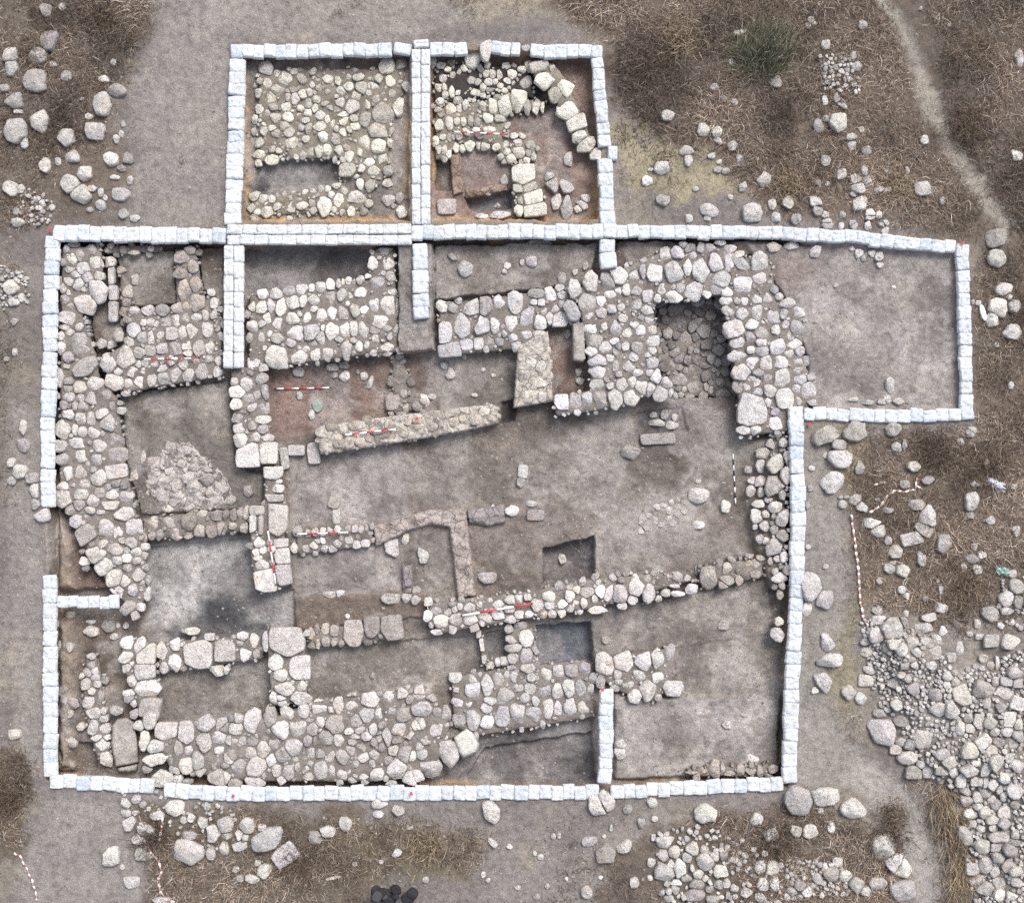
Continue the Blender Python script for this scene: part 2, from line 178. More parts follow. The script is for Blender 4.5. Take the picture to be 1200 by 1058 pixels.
S('loose:dry scrub', 'o2', """838 382 50 55; 550 405 40 30; 330 535 55 50; 592 463 35 25; 645 478 30 30; 567 615 45 55; 570 658 40 30; 635 678 50 45; 497 605 50 60 ; 420 705 60 45;
428 745 32 55; 300 780 70 65; 535 728 35 30; 570 755 25 20; 565 792 38 25; 600 800 40 30; 780 838 65 65; 683 872 40 45; 460 884 28 20; 622 922 25 22; 528 985 80 60;
727 992 80 80; 895 945 45 65; 820 955 35 45; 430 1022 30 38; 517 1020 30 25; 930 1025 45 50; 840 1015 45 40; 230 845 50 45; 668 742 35 35; 632 290 30 28; 665 152 60 25 ;
250 792 28 15; 310 935 60 50""")
S('loose:dry scrub', 'o3', """445 115 40 40; 268 208 42 38; 400 258 30 35; 415 310 45 40; 325 455 40 45; 350 490 50 30 40; 335 565 78 105; 268 470 25 40; 272 552 32 30; 240 585 45 60;
395 640 50 35; 395 680 40 45; 465 705 50 50; 440 605 28 28; 272 750 45 45; 345 815 45 45; 455 795 35 60; 415 840 45 50; 425 875 70 55; 465 850 40 60; 405 908 30 25;
560 800 30 40; 725 880 75 70; 565 885 40 25; 520 885 40 25; 437 950 70 65; 480 1005 50 50; 520 1005 25 40; 235 985 50 45; 225 940 55 45; 270 1005 35 30; 280 1040 45 35;
350 1005 25 30; 735 652 35 40; 820 940 30 35; 1180 270 35 80; 1170 725 50 55; 655 800 20 40; 235 855 30 30; 280 860 25 22; 850 118 22 20; 400 1045 35 30; 540 1050 40 25;
715 38 20 20; 320 315 30 25; 345 335 30 25; 370 325 30 25; 335 350 25 20; 300 335 28 22; 405 395 30 25; 265 340 25 22; 205 95 35 30; 190 120 30 30; 215 110 25 25; 240 15 20 25""")
S('loose:dry scrub', 'o4', """280 50 50 50; 405 55 35 50; 470 55 30 40; 480 15 45 30; 135 25 45 40; 345 60 25 30; 550 45 35 30; 550 80 35 40; 268 10 40 20""")
S('loose:trench floor', 'o4', """30 155 70 45; 110 150 60 35; 222 178 50 50; 428 185 35 45; 445 210 20 30; 490 185 30 35; 520 200 40 45; 525 240 30 28; 395 165 25 22; 575 805 40 70;
560 870 30 35; 535 880 40 28; 615 880 50 30; 320 338 18 18; 590 345 18 18; 470 885 60 22; 400 870 50 20""")
S('loose:dry grass', 'o4', """1080 110 100 75 -10; 1082 212 80 80; 1112 352 75 58; 1085 437 85 85; 1157 432 62 52; 1055 495 55 65; 1130 390 35 25; 1150 555 80 65; 1072 615 20 20;
985 420 30 25; 962 415 15 25; 590 1010 75 55; 280 1035 130 65 -25; 408 1025 95 90; 1140 805 25 35; 960 1020 40 40""")
S('loose:dry scrub', 'o5', """280 180 75 60; 280 240 105 85 25; 245 365 105 105; 565 188 50 52; 600 180 28 50; 380 292 45 65; 650 285 70 50; 720 352 60 40; 605 375 50 40; 282 438 28 22;
310 440 30 20; 294 477 40 38; 390 490 55 55; 355 455 60 50; 465 450 30 18; 445 570 80 45; 475 612 70 62; 520 660 35 40; 638 648 105 62 -14 b; 698 602 95 60 25 b;
555 715 65 62; 690 748 42 75; 597 812 65 60; 475 860 30 35; 590 905 40 38; 612 935 32 30; 810 670 75 95; 665 480 80 50 ; 720 540 70 100; 945 465 65 85; 785 895 22 70;
785 995 65 50; 970 800 50 45; 945 750 70 50; 950 690 30 35; 990 730 40 40; 710 950 35 30; 465 1010 45 40; 610 1025 25 35; 1015 270 30 50; 945 370 25 25; 970 378 25 20;
1150 385 35 30; 1145 825 40 40; 1170 885 60 90; 1120 950 70 70; 1040 1030 85 80; 1120 1015 60 40; 1175 965 50 60; 900 790 30 45; 530 800 60 45; 135 895 95 130; 205 960 80 85;
110 1005 45 60; 520 505 60 30; 1035 560 40 45; 1165 610 40 50; 935 530 40 30; 885 165 35 45; 940 115 50 50; 770 860 20 22; 545 770 35 22; 205 230 25 25; 130 395 30 30;
205 788 30 25; 118 690 28 28; 135 295 30 25; 115 480 25 35""")
S('loose:rubble heap', 'o6', """480 287 70 45; 460 238 45 35; 605 300 30 80 -15; 725 275 75 40 -15; 705 325 95 55 -8; 540 330 110 95; 465 365 70 65; 795 345 45 45; 765 385 45 50; 640 402 62 65;
725 405 75 50 30; 750 450 70 75; 410 445 60 45; 405 397 45 40; 550 410 65 50; 510 425 30 50; 590 435 60 60; 665 450 45 45; 640 485 40 30; 605 515 40 40; 655 515 45 40;
740 510 55 45; 430 538 55 40; 408 590 75 58; 590 562 45 30; 545 605 55 45; 620 580 40 40; 650 630 60 65; 480 755 60 40; 565 715 55 50; 485 712 30 30; 515 735 35 30;
590 795 75 50; 490 845 130 115 30; 215 400 70 80 -30; 235 492 120 65 -8; 200 600 120 70 45; 325 650 65 75 -30; 380 680 60 55; 150 640 35 30; 760 665 60 60; 775 740 70 75;
890 665 80 110 -20; 845 740 70 100 ; 700 890 110 75; 630 915 60 50; 585 900 60 40; 885 830 50 65; 930 830 50 45; 925 780 50 60; 975 795 55 75; 1000 635 85 90;
1105 650 85 60 30; 1175 705 75 70 20 b; 1060 595 40 50; 1015 700 45 50; 1085 725 45 55; 1130 785 65 80; 1175 810 40 60; 1035 805 60 50; 1040 390 75 65; 1140 400 85 70;
1000 480 50 45; 1035 515 40 50; 960 525 30 35; 880 430 40 60; 840 475 45 50; 970 305 35 45; 1070 510 20 70; 1160 560 70 70; 1120 595 70 45; 1170 600 50 50; 820 570 45 45;
860 600 40 40; 855 550 30 30; 815 615 35 35; 1120 850 55 50; 1075 900 60 45; 1000 900 80 60 -35; 1060 850 50 40; 1150 900 50 60; 980 370 45 30; 930 355 30 25""")
S('loose:rubble heap', 'o7', """935 175 75 80; 800 190 68 48 -15; 830 230 70 55; 718 275 55 65; 790 272 65 42; 850 285 45 45; 685 240 40 40; 650 280 80 65; 620 210 90 65; 560 165 60 50;
930 270 100 65; 885 320 50 75; 965 325 60 45; 1010 270 45 75 30; 960 235 60 30; 1070 240 60 80; 1105 310 50 55; 1040 165 60 45; 1130 210 45 45; 1170 250 60 60;
1170 100 60 60; 1050 345 45 55; 1080 365 30 65; 1155 375 80 75 40; 1105 400 40 50; 1010 330 25 60; 970 405 50 55; 910 425 70 50; 915 380 55 45; 970 450 45 40;
1010 385 70 45; 1040 415 45 35 -20; 940 490 65 50; 1008 487 50 60; 1060 440 50 55; 1110 480 80 70; 1160 440 50 50; 1045 520 55 50; 1108 540 65 60; 985 565 40 38; 945 540 40 40;
980 522 40 20; 1050 558 45 35; 910 600 60 85 -20; 1075 602 120 52 -3 b; 1160 595 40 60; 1155 630 60 40; 1000 655 75 70; 1060 660 55 40; 1140 675 70 60; 1012 750 75 80;
945 765 65 60; 1125 745 75 60 -30 b; 1080 710 70 50; 1060 780 45 50; 1165 780 60 50; 975 820 95 50; 1075 835 65 62; 1165 830 55 45; 1020 865 95 60; 1085 900 60 60; 1140 900 50 45; 870 450 60 55""")
S('loose:dry grass', 'o7', """72 430 130 115 20; 210 410 130 80; 180 470 30 25; 345 470 110 90 -20; 130 580 75 65; 60 575 60 50; 235 560 40 50; 505 665 100 120; 555 735 80 120 30;
600 765 75 90 ; 600 885 120 90; 465 840 90 55; 358 850 70 85; 410 875 50 45; 305 800 60 55; 235 790 80 80; 265 733 45 45; 165 812 50 50; 78 848 65 55; 115 880 55 55;
35 880 50 45; 200 755 40 40; 180 745 35 25; 145 850 30 30; 15 905 35 40; 75 905 30 30""")
S('loose:dry grass', 't11', """508 648 95 88; 30 600 85 95; 142 628 45 45; 255 595 45 40; 740 672 55 50 -30; 42 832 85 90; 125 805 70 50 -30; 205 690 35 40; 265 670 28 25;
312 780 90 55 -10; 355 828 55 55; 308 840 45 55; 440 808 55 55; 318 920 85 75; 380 900 55 85; 250 872 35 40; 245 943 25 25; 172 970 42 48; 508 872 78 75; 418 850 42 42;
470 930 50 45; 572 918 70 55; 585 840 42 45; 545 845 40 40; 468 975 75 45; 455 1025 90 55; 362 1000 40 40; 535 1045 65 35; 410 945 45 30; 600 970 35 40; 560 975 40 40;
630 860 40 25; 685 840 30 30; 755 895 50 55; 812 898 60 60; 768 972 60 55; 822 970 50 70; 690 1010 50 50; 755 1035 50 40; 635 995 40 35; 820 795 35 25; 495 810 35 35;
340 880 30 40; 365 965 50 25; 500 945 30 30; 520 995 35 30; 330 1040 40 30; 805 750 60 60""")
S('loose:dry grass', 'o9', """105 168 45 48; 155 150 45 38; 110 212 45 35; 155 212 35 25; 187 170 35 28; 125 265 58 65; 335 190 75 70; 255 225 60 40; 195 295 75 65 30; 165 335 65 50;
180 410 60 65; 220 410 35 35; 35 425 75 85; 90 465 25 25; 405 320 70 35; 395 400 140 95 10; 465 262 48 52; 520 310 60 75; 573 272 75 72; 672 275 65 70; 580 320 50 30;
640 315 30 45; 668 325 30 30; 640 370 60 45; 570 380 40 60; 505 400 45 60; 765 350 160 90 -28; 855 410 120 90 -35 b; 755 485 60 60; 695 522 70 35 15; 645 520 35 35;
625 478 30 35; 725 445 30 30; 1000 330 60 55; 1055 300 70 50; 1135 265 55 60; 490 185 30 35; 415 235 30 35; 380 245 30 30; 745 280 35 30; 130 540 65 55 ; 275 620 80 25""")
S('loose:bare soil', 'o10', """660 195 72 95 -15 ; 250 185 48 42; 165 155 65 45 ; 160 205 40 30; 242 378 40 38; 1138 165 100 85; 1078 548 50 48; 932 300 22 22; 957 298 18 25;
665 330 50 25 40; 738 345 25 18; 875 390 25 25; 850 375 18 18; 625 468 20 22; 645 492 20 18; 60 422 25 20; 175 412 18 16; 905 520 20 25; 858 568 30 25; 1090 325 60 40;
1185 265 15 30; 1155 300 16 16; 1140 482 20 16; 990 488 16 16; 370 490 25 25; 300 262 25 14; 775 525 25 20""")
S('loose:bare soil', 'o11', """35 235 50 55; 60 212 28 22; 45 290 40 30; 75 275 18 30; 95 205 20 15; 97 292 16 14; 50 363 28 28; 52 475 18 25; 22 500 20 18; 80 750 25 55; 82 815 38 50;
68 912 50 50; 113 933 45 40; 123 980 38 50; 127 1030 30 40; 37 878 28 30; 38 945 28 28; 48 1870 45 40""")
S('loose:bare soil', 't6', "45 820 80 75")
S('loose:room floor', 't2', """447 828 55 55; 718 855 50 60 20; 830 852 45 45; 868 890 35 75 20; 715 790 65 45; 795 828 20 25; 645 800 70 40; 660 850 40 35""")
S('loose:room floor', 't1', "325 640 25 50; 400 760 70 60; 490 700 50 60; 450 770 60 50")
S('loose:room floor', 't7', """655 745 65 70 20 b; 670 828 45 85 0 b; 455 120 30 40; 525 230 30 50; 1010 880 55 60; 1005 910 60 90; 1075 960 40 60; 995 1000 70 130; 155 680 55 65""")
S('loose:threshold', 't7', "365 485 50 130 -8 b; 435 440 100 60 0 b; 535 455 75 125 -8 b")
S('loose:room floor', 't3b', """430 815 25 25; 490 850 25 22; 380 965 35 22; 320 740 25 30; 240 840 60 60; 200 790 40 40; 925 610 40 50; 325 225 80 80 40; 250 155 60 30 40; 570 205 40 40;
555 240 30 30; 715 180 65 60; 660 185 25 35; 755 75 135 40; 895 285 45 70; 1030 205 35 50; 970 245 30 40; 80 1000 70 70; 130 975 50 30; 990 830 40 50; 1000 880 50 40""")
S('loose:room floor', 't9b', """550 555 100 80; 545 715 55 40; 695 615 45 70; 175 320 95 75; 365 120 45 55; 305 120 40 30; 330 165 90 40; 400 175 70 40; 415 135 30 40; 545 480 30 25; 330 250 190 60 -3 b;
340 985 30 60 -20 b; 537 960 20 50 0 b""")
S('loose:room floor', 'q2', "510 330 155 95 0 b; 470 230 110 50; 740 710 70 80; 85 880 165 90; 300 290 110 90; 130 310 60 130; 380 30 70 100; 395 -40 90 150 5 b")
S('loose:room floor', 't13', """820 645 42 75; 805 785 60 80 -40; 735 770 80 90; 720 740 45 50; 815 890 60 120 ; 470 935 100 40 ; 370 940 60 25; 190 890 100 80 0 b; 890 880 60 50; 910 850 50 40; 870 900 40 40; 455 885 30 25;
405 820 40 25; 490 750 40 50; 760 865 50 80; 395 75 60 105; 600 70 40 35""")
S('loose:room floor', 't14', "860 858 60 60; 922 850 40 65; 930 915 50 65; 885 890 25 30")
S('loose:room floor', 't4', "990 310 100 55; 1080 300 50 60; 1135 320 55 55; 1135 260 50 45; 735 410 25 30; 1090 250 50 90; 1175 60 60 90; 635 285 90 40; 690 280 50 40; 880 760 30 40")
S('loose:room floor', 't10', "720 398 50 45; 590 122 18 50 0 b; 200 1010 55 80; 130 470 40 40")
S('loose:trench floor', 't11', "720 398 50 45; 600 235 40 30; 105 350 55 80; 680 190 30 15")
S('loose:room floor', 't3', "330 600 90 70 ; 430 570 90 65; 205 505 60 40; 330 545 60 30; 535 565 35 35; 490 565 30 30; 130 560 40 50; 465 630 40 40")

# walls: kind, label, top z, floor z, tone, outline(s), filler stone size (px lo, hi, n)
WALLS = {
 'west': ('boulder_wall', 'broad dry boulder wall running down the whole west side of the dig', -.10, -.75, 'grey',
   [[(70,288),(122,286),(124,345),(100,370),(115,415),(120,445),(140,465),(150,545),(160,590),(170,640),(175,700),(158,724),(128,690),(95,640),(80,600),(67,595)]], (2.5,5,143)),
 'thin1': ('partition_wall', 'thin upright slab partition beside the small north-west chamber', -.30, -.7, 'grey', [[(124,312),(135,312),(139,378),(126,376)]], None),
 'thin2': ('partition_wall', 'low brown stump of partition between the thin slabs and the grey floor', -.42, -.7, 'dusty', [[(138,310),(155,330),(158,350),(152,375),(140,372)]], (2,4,5)),
 'northrow': ('stone_row', 'row of small stones under the sandbags above the grey chamber', -.25, -.6, 'dusty', [[(124,285),(190,285),(190,298),(124,300)]], (2,4,7)),
 'nicol': ('rubble_wall', 'upright rubble wall two stones wide east of the grey chamber', -.22, -.7, 'dusty', [[(203,290),(232,288),(242,362),(205,362)]], (2,4,16)),
 'paved': ('paved_wall', 'very wide wall of close set stones with a scale bar lying on it', -.22, -.8, 'grey', [[(146,362),(200,358),(250,345),(262,360),(262,443),(140,464),(116,425),(128,412),(146,400)]], (2,4.5,104)),
 'n2': ('rubble_wall', 'wide stepped rubble wall below the dark sunken chamber', -.22, -1.1, 'pale', [[(290,345),(430,326),(433,292),(464,290),(468,365),(470,414),(310,433),(289,430)]], (2,4.5,99)),
 'cross': ('rubble_wall', 'narrow pale cross wall ending in two big flat slabs', -.15, -.9, 'pale', [[(268,431),(310,425),(323,546),(278,549)]], (2,4.5,27)),
 'pierw': ('ashlar_wall', 'narrow wall of long dressed blocks with a pole laid along it', -.30, -.95, 'pale', [[(308,549),(331,548),(334,580),(337,640),(344,688),(302,696),(292,660),(290,597),(308,592)]], (2,4,22)),
 'midw': ('rubble_wall', 'low uneven wall between the plaster debris and the ashy room', -.38, -1.0, 'dusty', [[(165,606),(230,598),(292,594),(292,624),(165,636)]], (2,4,22)),
 'innerw': ('boulder_wall', 'short column of large squared boulders in the south-west corner', -.25, -.95, 'pale', [[(142,752),(160,746),(182,752),(189,848),(165,848),(150,800),(138,775)]], (2,4,8)),
 'bottom': ('boulder_wall', 'broad tumbled boulder wall along the bottom row of sandbags', -.15, -1.0, 'grey', [[(182,848),(320,838),(365,820),(500,802),(530,850),(512,905),(440,918),(290,918),(200,905),(186,880)]], (2.5,5.5,181)),
 'narrow': ('rubble_wall', 'thin crooked rubble wall beside the western trench edge', -.55, -1.0, 'grey', [[(98,766),(118,766),(128,838),(131,895),(112,890),(95,830)]], (2,4,16)),
 'ashwest': ('ashlar_wall', 'low wall set with two big square white blocks', -.45, -1.05, 'pale', [[(183,756),(215,748),(310,742),(312,774),(184,790)]], (2,4.5,33)),
 'pier': ('stone_pier', 'pier of stones capped by a large pitted brown block', -.12, -1.0, 'pale', [[(310,738),(358,736),(364,824),(316,830)]], (2,4,14)),
 'ashrow': ('ashlar_wall', 'short wall with three squared blocks at its east end', -.50, -1.0, 'dusty', [[(357,736),(470,722),(472,750),(362,762)]], (2,4,14)),
 'ebot': ('coursed_wall', 'neat wall of blue grey stones above the deep probe trench', -.50, -1.1, 'bluegrey', [[(526,798),(548,786),(630,776),(690,770),(700,842),(552,866),(530,852)]], (2,4,55)),
 'nssmall': ('coursed_wall', 'short upright wall between two small sunken bins', -.50, -1.15, 'grey', [[(594,734),(628,731),(633,802),(600,804)]], (2,4,14)),
 'thinb': ('partition_wall', 'L-shaped line of thin slabs around the dark bin', -.60, -1.1, 'grey', [[(559,738),(566,738),(570,770),(592,772),(592,784),(562,782)]], (2,3,5)),
 'mid': ('rubble_wall', 'long low rubble wall crossing the dig with a bright scale bar on top', -.32, -.95, 'pale', [[(500,705),(560,697),(620,690),(700,674),(780,668),(820,680),(700,714),(620,727),(515,745),(498,725)]], (2,4.5,121)),
 'mide': ('rubble_wall', 'separate short stretch of dark wall close to the east edge', -.42, -.9, 'dusty', [[(816,662),(895,650),(897,678),(820,692)]], (2,4,22)),
 'platf': ('stone_platform', 'isolated brownish stone platform near the single row of upright sandbags', -.42, -.85, 'grey', [[(697,772),(786,756),(796,790),(770,826),(730,815),(698,795)]], (2,4,27)),
 'loweredge': ('stone_row', 'line of small stones showing in the south trench edge', -.30, -.6, 'dusty', [[(802,898),(905,892),(905,912),(802,912)]], (2,4,16)),
 'bigmid': ('boulder_wall', 'massive pale stone wall wrapping the west and north of the cistern', -.08, -1.0, 'bluegrey', [[(672,338),(720,316),(780,290),(850,284),(868,300),(850,348),(768,356),(770,400),(776,462),(700,484),(650,490),(646,470),(690,455),(690,440),(681,385)]], (2,4.5,231)),
 'cist': ('cobble_floor', 'dark cobbled bottom of the deep square cistern', -1.22, -1.5, 'dark', [[(766,352),(846,346),(862,466),(772,470)]], (5,8,140)),
 'east': ('boulder_wall', 'thick pale boulder wall east of the cistern ending in a large flat ashlar', -.08, -1.0, 'bluegrey', [[(850,300),(905,298),(912,345),(945,362),(943,410),(957,470),(925,508),(868,514),(862,460),(850,360)]], (2,4.5,143)),
 'nc': ('coursed_wall', 'smooth grey coursed wall facing the tan strip below the upper sandbags', -.33, -.95, 'bluegrey', [[(511,352),(560,350),(660,334),(680,350),(684,378),(640,386),(640,402),(604,412),(515,420)]], (2,4,44)),
 'plaster': ('mudbrick_wall', 'rough buff mudbrick stump beside the sunken reddish pit', -.30, -1.0, 'cream', [[(607,406),(642,388),(648,470),(602,478)]], None),
 'cob': ('cobble_strip', 'small strip of grey cobbles crossed by a scale bar', -.62, -.85, 'grey', [[(344,622),(438,612),(441,640),(347,654)]], (4,8,22)),
 'trarc': ('boulder_row', 'curving row of big white boulders in the upper right square', -.08, -.6, 'cream', [[(620,70),(650,72),(668,95),(676,115),(690,150),(700,174),(712,178),(698,188),(672,170),(655,135),(642,105),(624,92)]], (2,4,11)),
 'trnorth': ('burnt_wall', 'scorched rubble wall with black soil in the upper right square', -.30, -.6, 'cream', [[(508,72),(620,76),(630,120),(600,112),(560,118),(506,126)]], (2,4.5,55)),
 'trmid': ('rubble_wall', 'loose reddish rubble wall with a scale bar in the upper right square', -.32, -.65, 'cream', [[(507,124),(600,112),(642,118),(640,132),(596,135),(596,155),(632,166),(628,188),(590,190),(575,172),(535,172),(530,190),(508,190)]], (2,4.5,77)),
 'trpier': ('ashlar_wall', 'square pier of dressed cream blocks in the upper right square', -.2, -.75, 'cream', [[(596,190),(628,190),(645,250),(600,254),(602,222)]], (2,3.5,8)),
 'tlpave': ('cobble_floor', 'irregular cream cobble paving filling the upper left square', -.34, -.55, 'cream', [[(300,80),(440,78),(476,73),(477,112),(462,128),(457,190),(450,216),(440,226),(420,212),(398,216),(396,188),(330,190),(300,194)]], (2.5,5,130)),
 'tlwall': ('rubble_wall', 'thin cream rubble wall below the dark slot in the upper left square', -.36, -.7, 'cream', [[(292,230),(360,224),(400,218),(435,226),(430,250),(292,257)]], (2,5,60)),
 'debris': ('plaster_heap', 'pinkish heap of fallen plaster lumps in the western room', -.63, -.8, 'pink', [[(195,522),(222,518),(245,540),(268,560),(275,588),(250,598),(196,598),(168,572),(175,552)]], (3,5,40)),
 'bankw': ('rubble_bank', 'stones sticking out of the tan bank beside the lower west sandbags', -.45, -.8, 'dusty', [], None),
 'collapse': ('rubble_collapse', 'slope of tumbled stones spilling down from the east row of sandbags', -.35, -.9, 'grey', [], (2.5,6,66)),
 'stub': ('rubble_stub', 'dark broken rubble stub just above the buff plastered wall', -.62, -.95, 'dusty', [[(457,418),(470,414),(482,440),(496,466),(494,482),(458,487)]], (2,5,22)),
 'longpl': ('plastered_wall', 'long thick buff plastered wall with a red square marker at one end', -.28, -1.0, 'buff', [[(370,503),(400,496),(480,485),(576,474),(585,478),(584,496),(545,505),(480,516),(420,526),(376,532),(372,518)]], (2.5,5,60)),
 'ring': ('stone_ring', 'pale chalky ringed hearth patch on the hall floor', -.70, -.85, 'chalk', [], None),
}
COLLAPSE_FILL = [(904,506),(925,505),(925,690),(908,690),(900,640)]
COLLAPSE_POLY = [(872,520),(925,505),(925,690),(905,690),(888,640),(878,600),(868,560)]

# solid lumps of mudbrick / plaster / slabs : name, kind, label, poly, top, bottom, colour
SLABS = [
 ('mudbrick_wall', 'low pinkish mudbrick wall forming an inverted L on the hall floor', [(438,617),(470,607),(503,598),(546,597),(550,640),(557,698),(537,701),(531,650),(527,617),(505,614),(480,621),(441,640)], -.62, -1.0, 'pinkbrick'),
 ('mudbrick_wall', 'smooth low grey mudbrick stub between two pale blocks', [(547,598),(590,592),(592,612),(572,616),(550,612)], -.66, -1.0, 'greybrick'),
 ('stone_slab', 'tall pale upright slab beside the sunken reddish pit', [(671,379),(684,378),(686,420),(683,424),(672,422)], -.15, -1.0, 'slab'),
 ('stone_slab', 'long coffin shaped slab lying near the bottom west corner', [(132,850),(138,842),(150,841),(157,846),(161,872),(162,893),(136,898),(131,872)], -.35, -1.0, 'slab'),
 ('stone_slab', 'broken off end of the long coffin shaped slab', [(138,900),(161,895),(160,902),(150,904),(140,904)], -.36, -1.0, 'slab'),
 ('earth_baulk', 'narrow brown earth baulk below the short double sandbag stub', [(466,374),(505,374),(508,412),(466,416)], -.42, -1.0, 'redsoil'),
 ('mudbrick_wall', 'upright thin mudbrick ledge beside the western slot in the upper east square', [(527,180),(540,178),(543,226),(531,230)], -.46, -1.0, 'redbrick'),
 ('mudbrick_wall', 'flat thin mudbrick ledge above the southern slot in the upper east square', [(545,223),(594,214),(595,223),(546,233)], -.50, -1.0, 'redbrick'),
 ('dressed_block', 'yellow edged squared block at the east end of the bottom boulder wall', [(532,864),(547,854),(553,858),(560,872),(558,880),(543,887),(538,882)], -.12, -.9, 'yellow'),
 ('threshold_kerb', 'thin stone kerb set upright on the lavender room floor', [(472,664),(482,663),(483,688),(472,690)], -.62, -.95, 'greybrick'),
]

DZ = .70
WALLS = {k: (a, b, c * DZ, d * DZ, e, f, g) for k, (a, b, c, d, e, f, g) in WALLS.items()}
SLABS = [(a, b, p, t * DZ, z * DZ, m) for a, b, p, t, z, m in SLABS]
# ------------------------------------------------------------------ helpers
R = random.Random(7)
NR = np.random.RandomState(11)
CAM_H = 32.0
PX = 0.02
def W(px, py, z=0.0):
    k = PX * (CAM_H - z) / CAM_H
    return ((px - 600) * k, (529 - py) * k, z)
def unpx(X, Y, z):
    k = PX * (CAM_H - z) / CAM_H
    return 600 + X / k, 529 - Y / k
def lin(r, g, b, k=1.0):
    f = lambda c: ((c / 255 + .055) / 1.055) ** 2.4 if c > 10 else c / 255 / 12.92
    return (f(r) * .985, f(g), f(b) * 1.035)

class VNoise:
    def __init__(s, seed): s.t = np.random.RandomState(seed).rand(256, 256)
    def __call__(s, x, y, cell):
        x = np.asarray(x) / cell; y = np.asarray(y) / cell
        xi = np.floor(x).astype(int); yi = np.floor(y).astype(int)
        fx = x - xi; fy = y - yi
        fx = fx * fx * (3 - 2 * fx); fy = fy * fy * (3 - 2 * fy)
        a = s.t[xi & 255, yi & 255]; b = s.t[(xi + 1) & 255, yi & 255]
        c = s.t[xi & 255, (yi + 1) & 255]; d = s.t[(xi + 1) & 255, (yi + 1) & 255]
        return (a * (1 - fx) + b * fx) * (1 - fy) + (c * (1 - fx) + d * fx) * fy - .5
VN = [VNoise(i) for i in range(8)]
def fbm(i, x, y, cell, octs=4):
    o = 0; a = 1.0
    for k in range(octs):
        o = o + a * VN[(i + k) % 8](x + 17.3 * k, y + 9.1 * k, cell); a *= .5; cell *= .5
    return o

def sdist(px, py, poly):
    """signed distance (negative inside) to a polygon, numpy arrays"""
    d2 = np.full(px.shape, 1e18); ins = np.zeros(px.shape, bool)
    n = len(poly)
    for i in range(n):
        x1, y1 = poly[i]; x2, y2 = poly[(i + 1) % n]
        dx, dy = x2 - x1, y2 - y1
        t = np.clip(((px - x1) * dx + (py - y1) * dy) / (dx * dx + dy * dy + 1e-9), 0, 1)
        d2 = np.minimum(d2, (px - x1 - t * dx) ** 2 + (py - y1 - t * dy) ** 2)
        c = ((y1 > py) != (y2 > py)) & (px < dx * (py - y1) / (dy if abs(dy) > 1e-9 else 1e-9) + x1)
        ins ^= c
    return np.where(ins, -1, 1) * np.sqrt(d2)
def inside(x, y, poly):
    r = False; n = len(poly)
    for i in range(n):
        x1, y1 = poly[i]; x2, y2 = poly[(i + 1) % n]
        if (y1 > y) != (y2 > y) and x < (x2 - x1) * (y - y1) / (y2 - y1) + x1: r = not r
    return r
def sstep(t):
    t = np.clip(t, 0, 1); return t * t * (3 - 2 * t)

SC = bpy.context.scene
COL = SC.collection
def link(o, parent=None):
    COL.objects.link(o)
    if parent is not None:
        o.parent = parent
        o.matrix_parent_inverse.identity()
        if parent.type == 'EMPTY' or True:
            o.location = tuple(a - b for a, b in zip(o.location, parent.location))
    return o
def tag(o, label, cat, group=None):
    o['label'] = label; o['category'] = cat
    if group: o['group'] = group
    return o
def structure(o): o['kind'] = 'structure'; return o
def stuff(o): o['kind'] = 'stuff'; return o
def empty(name, loc, label, cat, group=None):
    o = bpy.data.objects.new(name, None); o.empty_display_size = .1
    o.location = loc; COL.objects.link(o)
    return tag(o, label, cat, group)
def np_mesh(name, verts, faces_tri=None, faces_quad=None, mat=None, cols=None, smooth=True):
    me = bpy.data.meshes.new(name)
    nv = len(verts)
    me.vertices.add(nv); me.vertices.foreach_set('co', np.asarray(verts, dtype=np.float32).ravel())
    idx = []; tot = []
    if faces_quad is not None and len(faces_quad):
        idx.append(np.asarray(faces_quad).ravel()); tot.append(np.full(len(faces_quad), 4))
    if faces_tri is not None and len(faces_tri):
        idx.append(np.asarray(faces_tri).ravel()); tot.append(np.full(len(faces_tri), 3))
    idx = np.concatenate(idx).astype(np.int32); tot = np.concatenate(tot).astype(np.int32)
    st = np.concatenate([[0], np.cumsum(tot)[:-1]]).astype(np.int32)
    me.loops.add(len(idx)); me.loops.foreach_set('vertex_index', idx)
    me.polygons.add(len(tot)); me.polygons.foreach_set('loop_start', st); me.polygons.foreach_set('loop_total', tot)
    me.polygons.foreach_set('use_smooth', np.full(len(tot), smooth))
    me.update(calc_edges=True)
    if cols is not None:
        a = me.color_attributes.new('Col', 'FLOAT_COLOR', 'POINT')
        c = np.ones((nv, 4), np.float32); c[:, :3] = cols
        a.data.foreach_set('color', c.ravel())
    if mat: me.materials.append(mat)
    return me

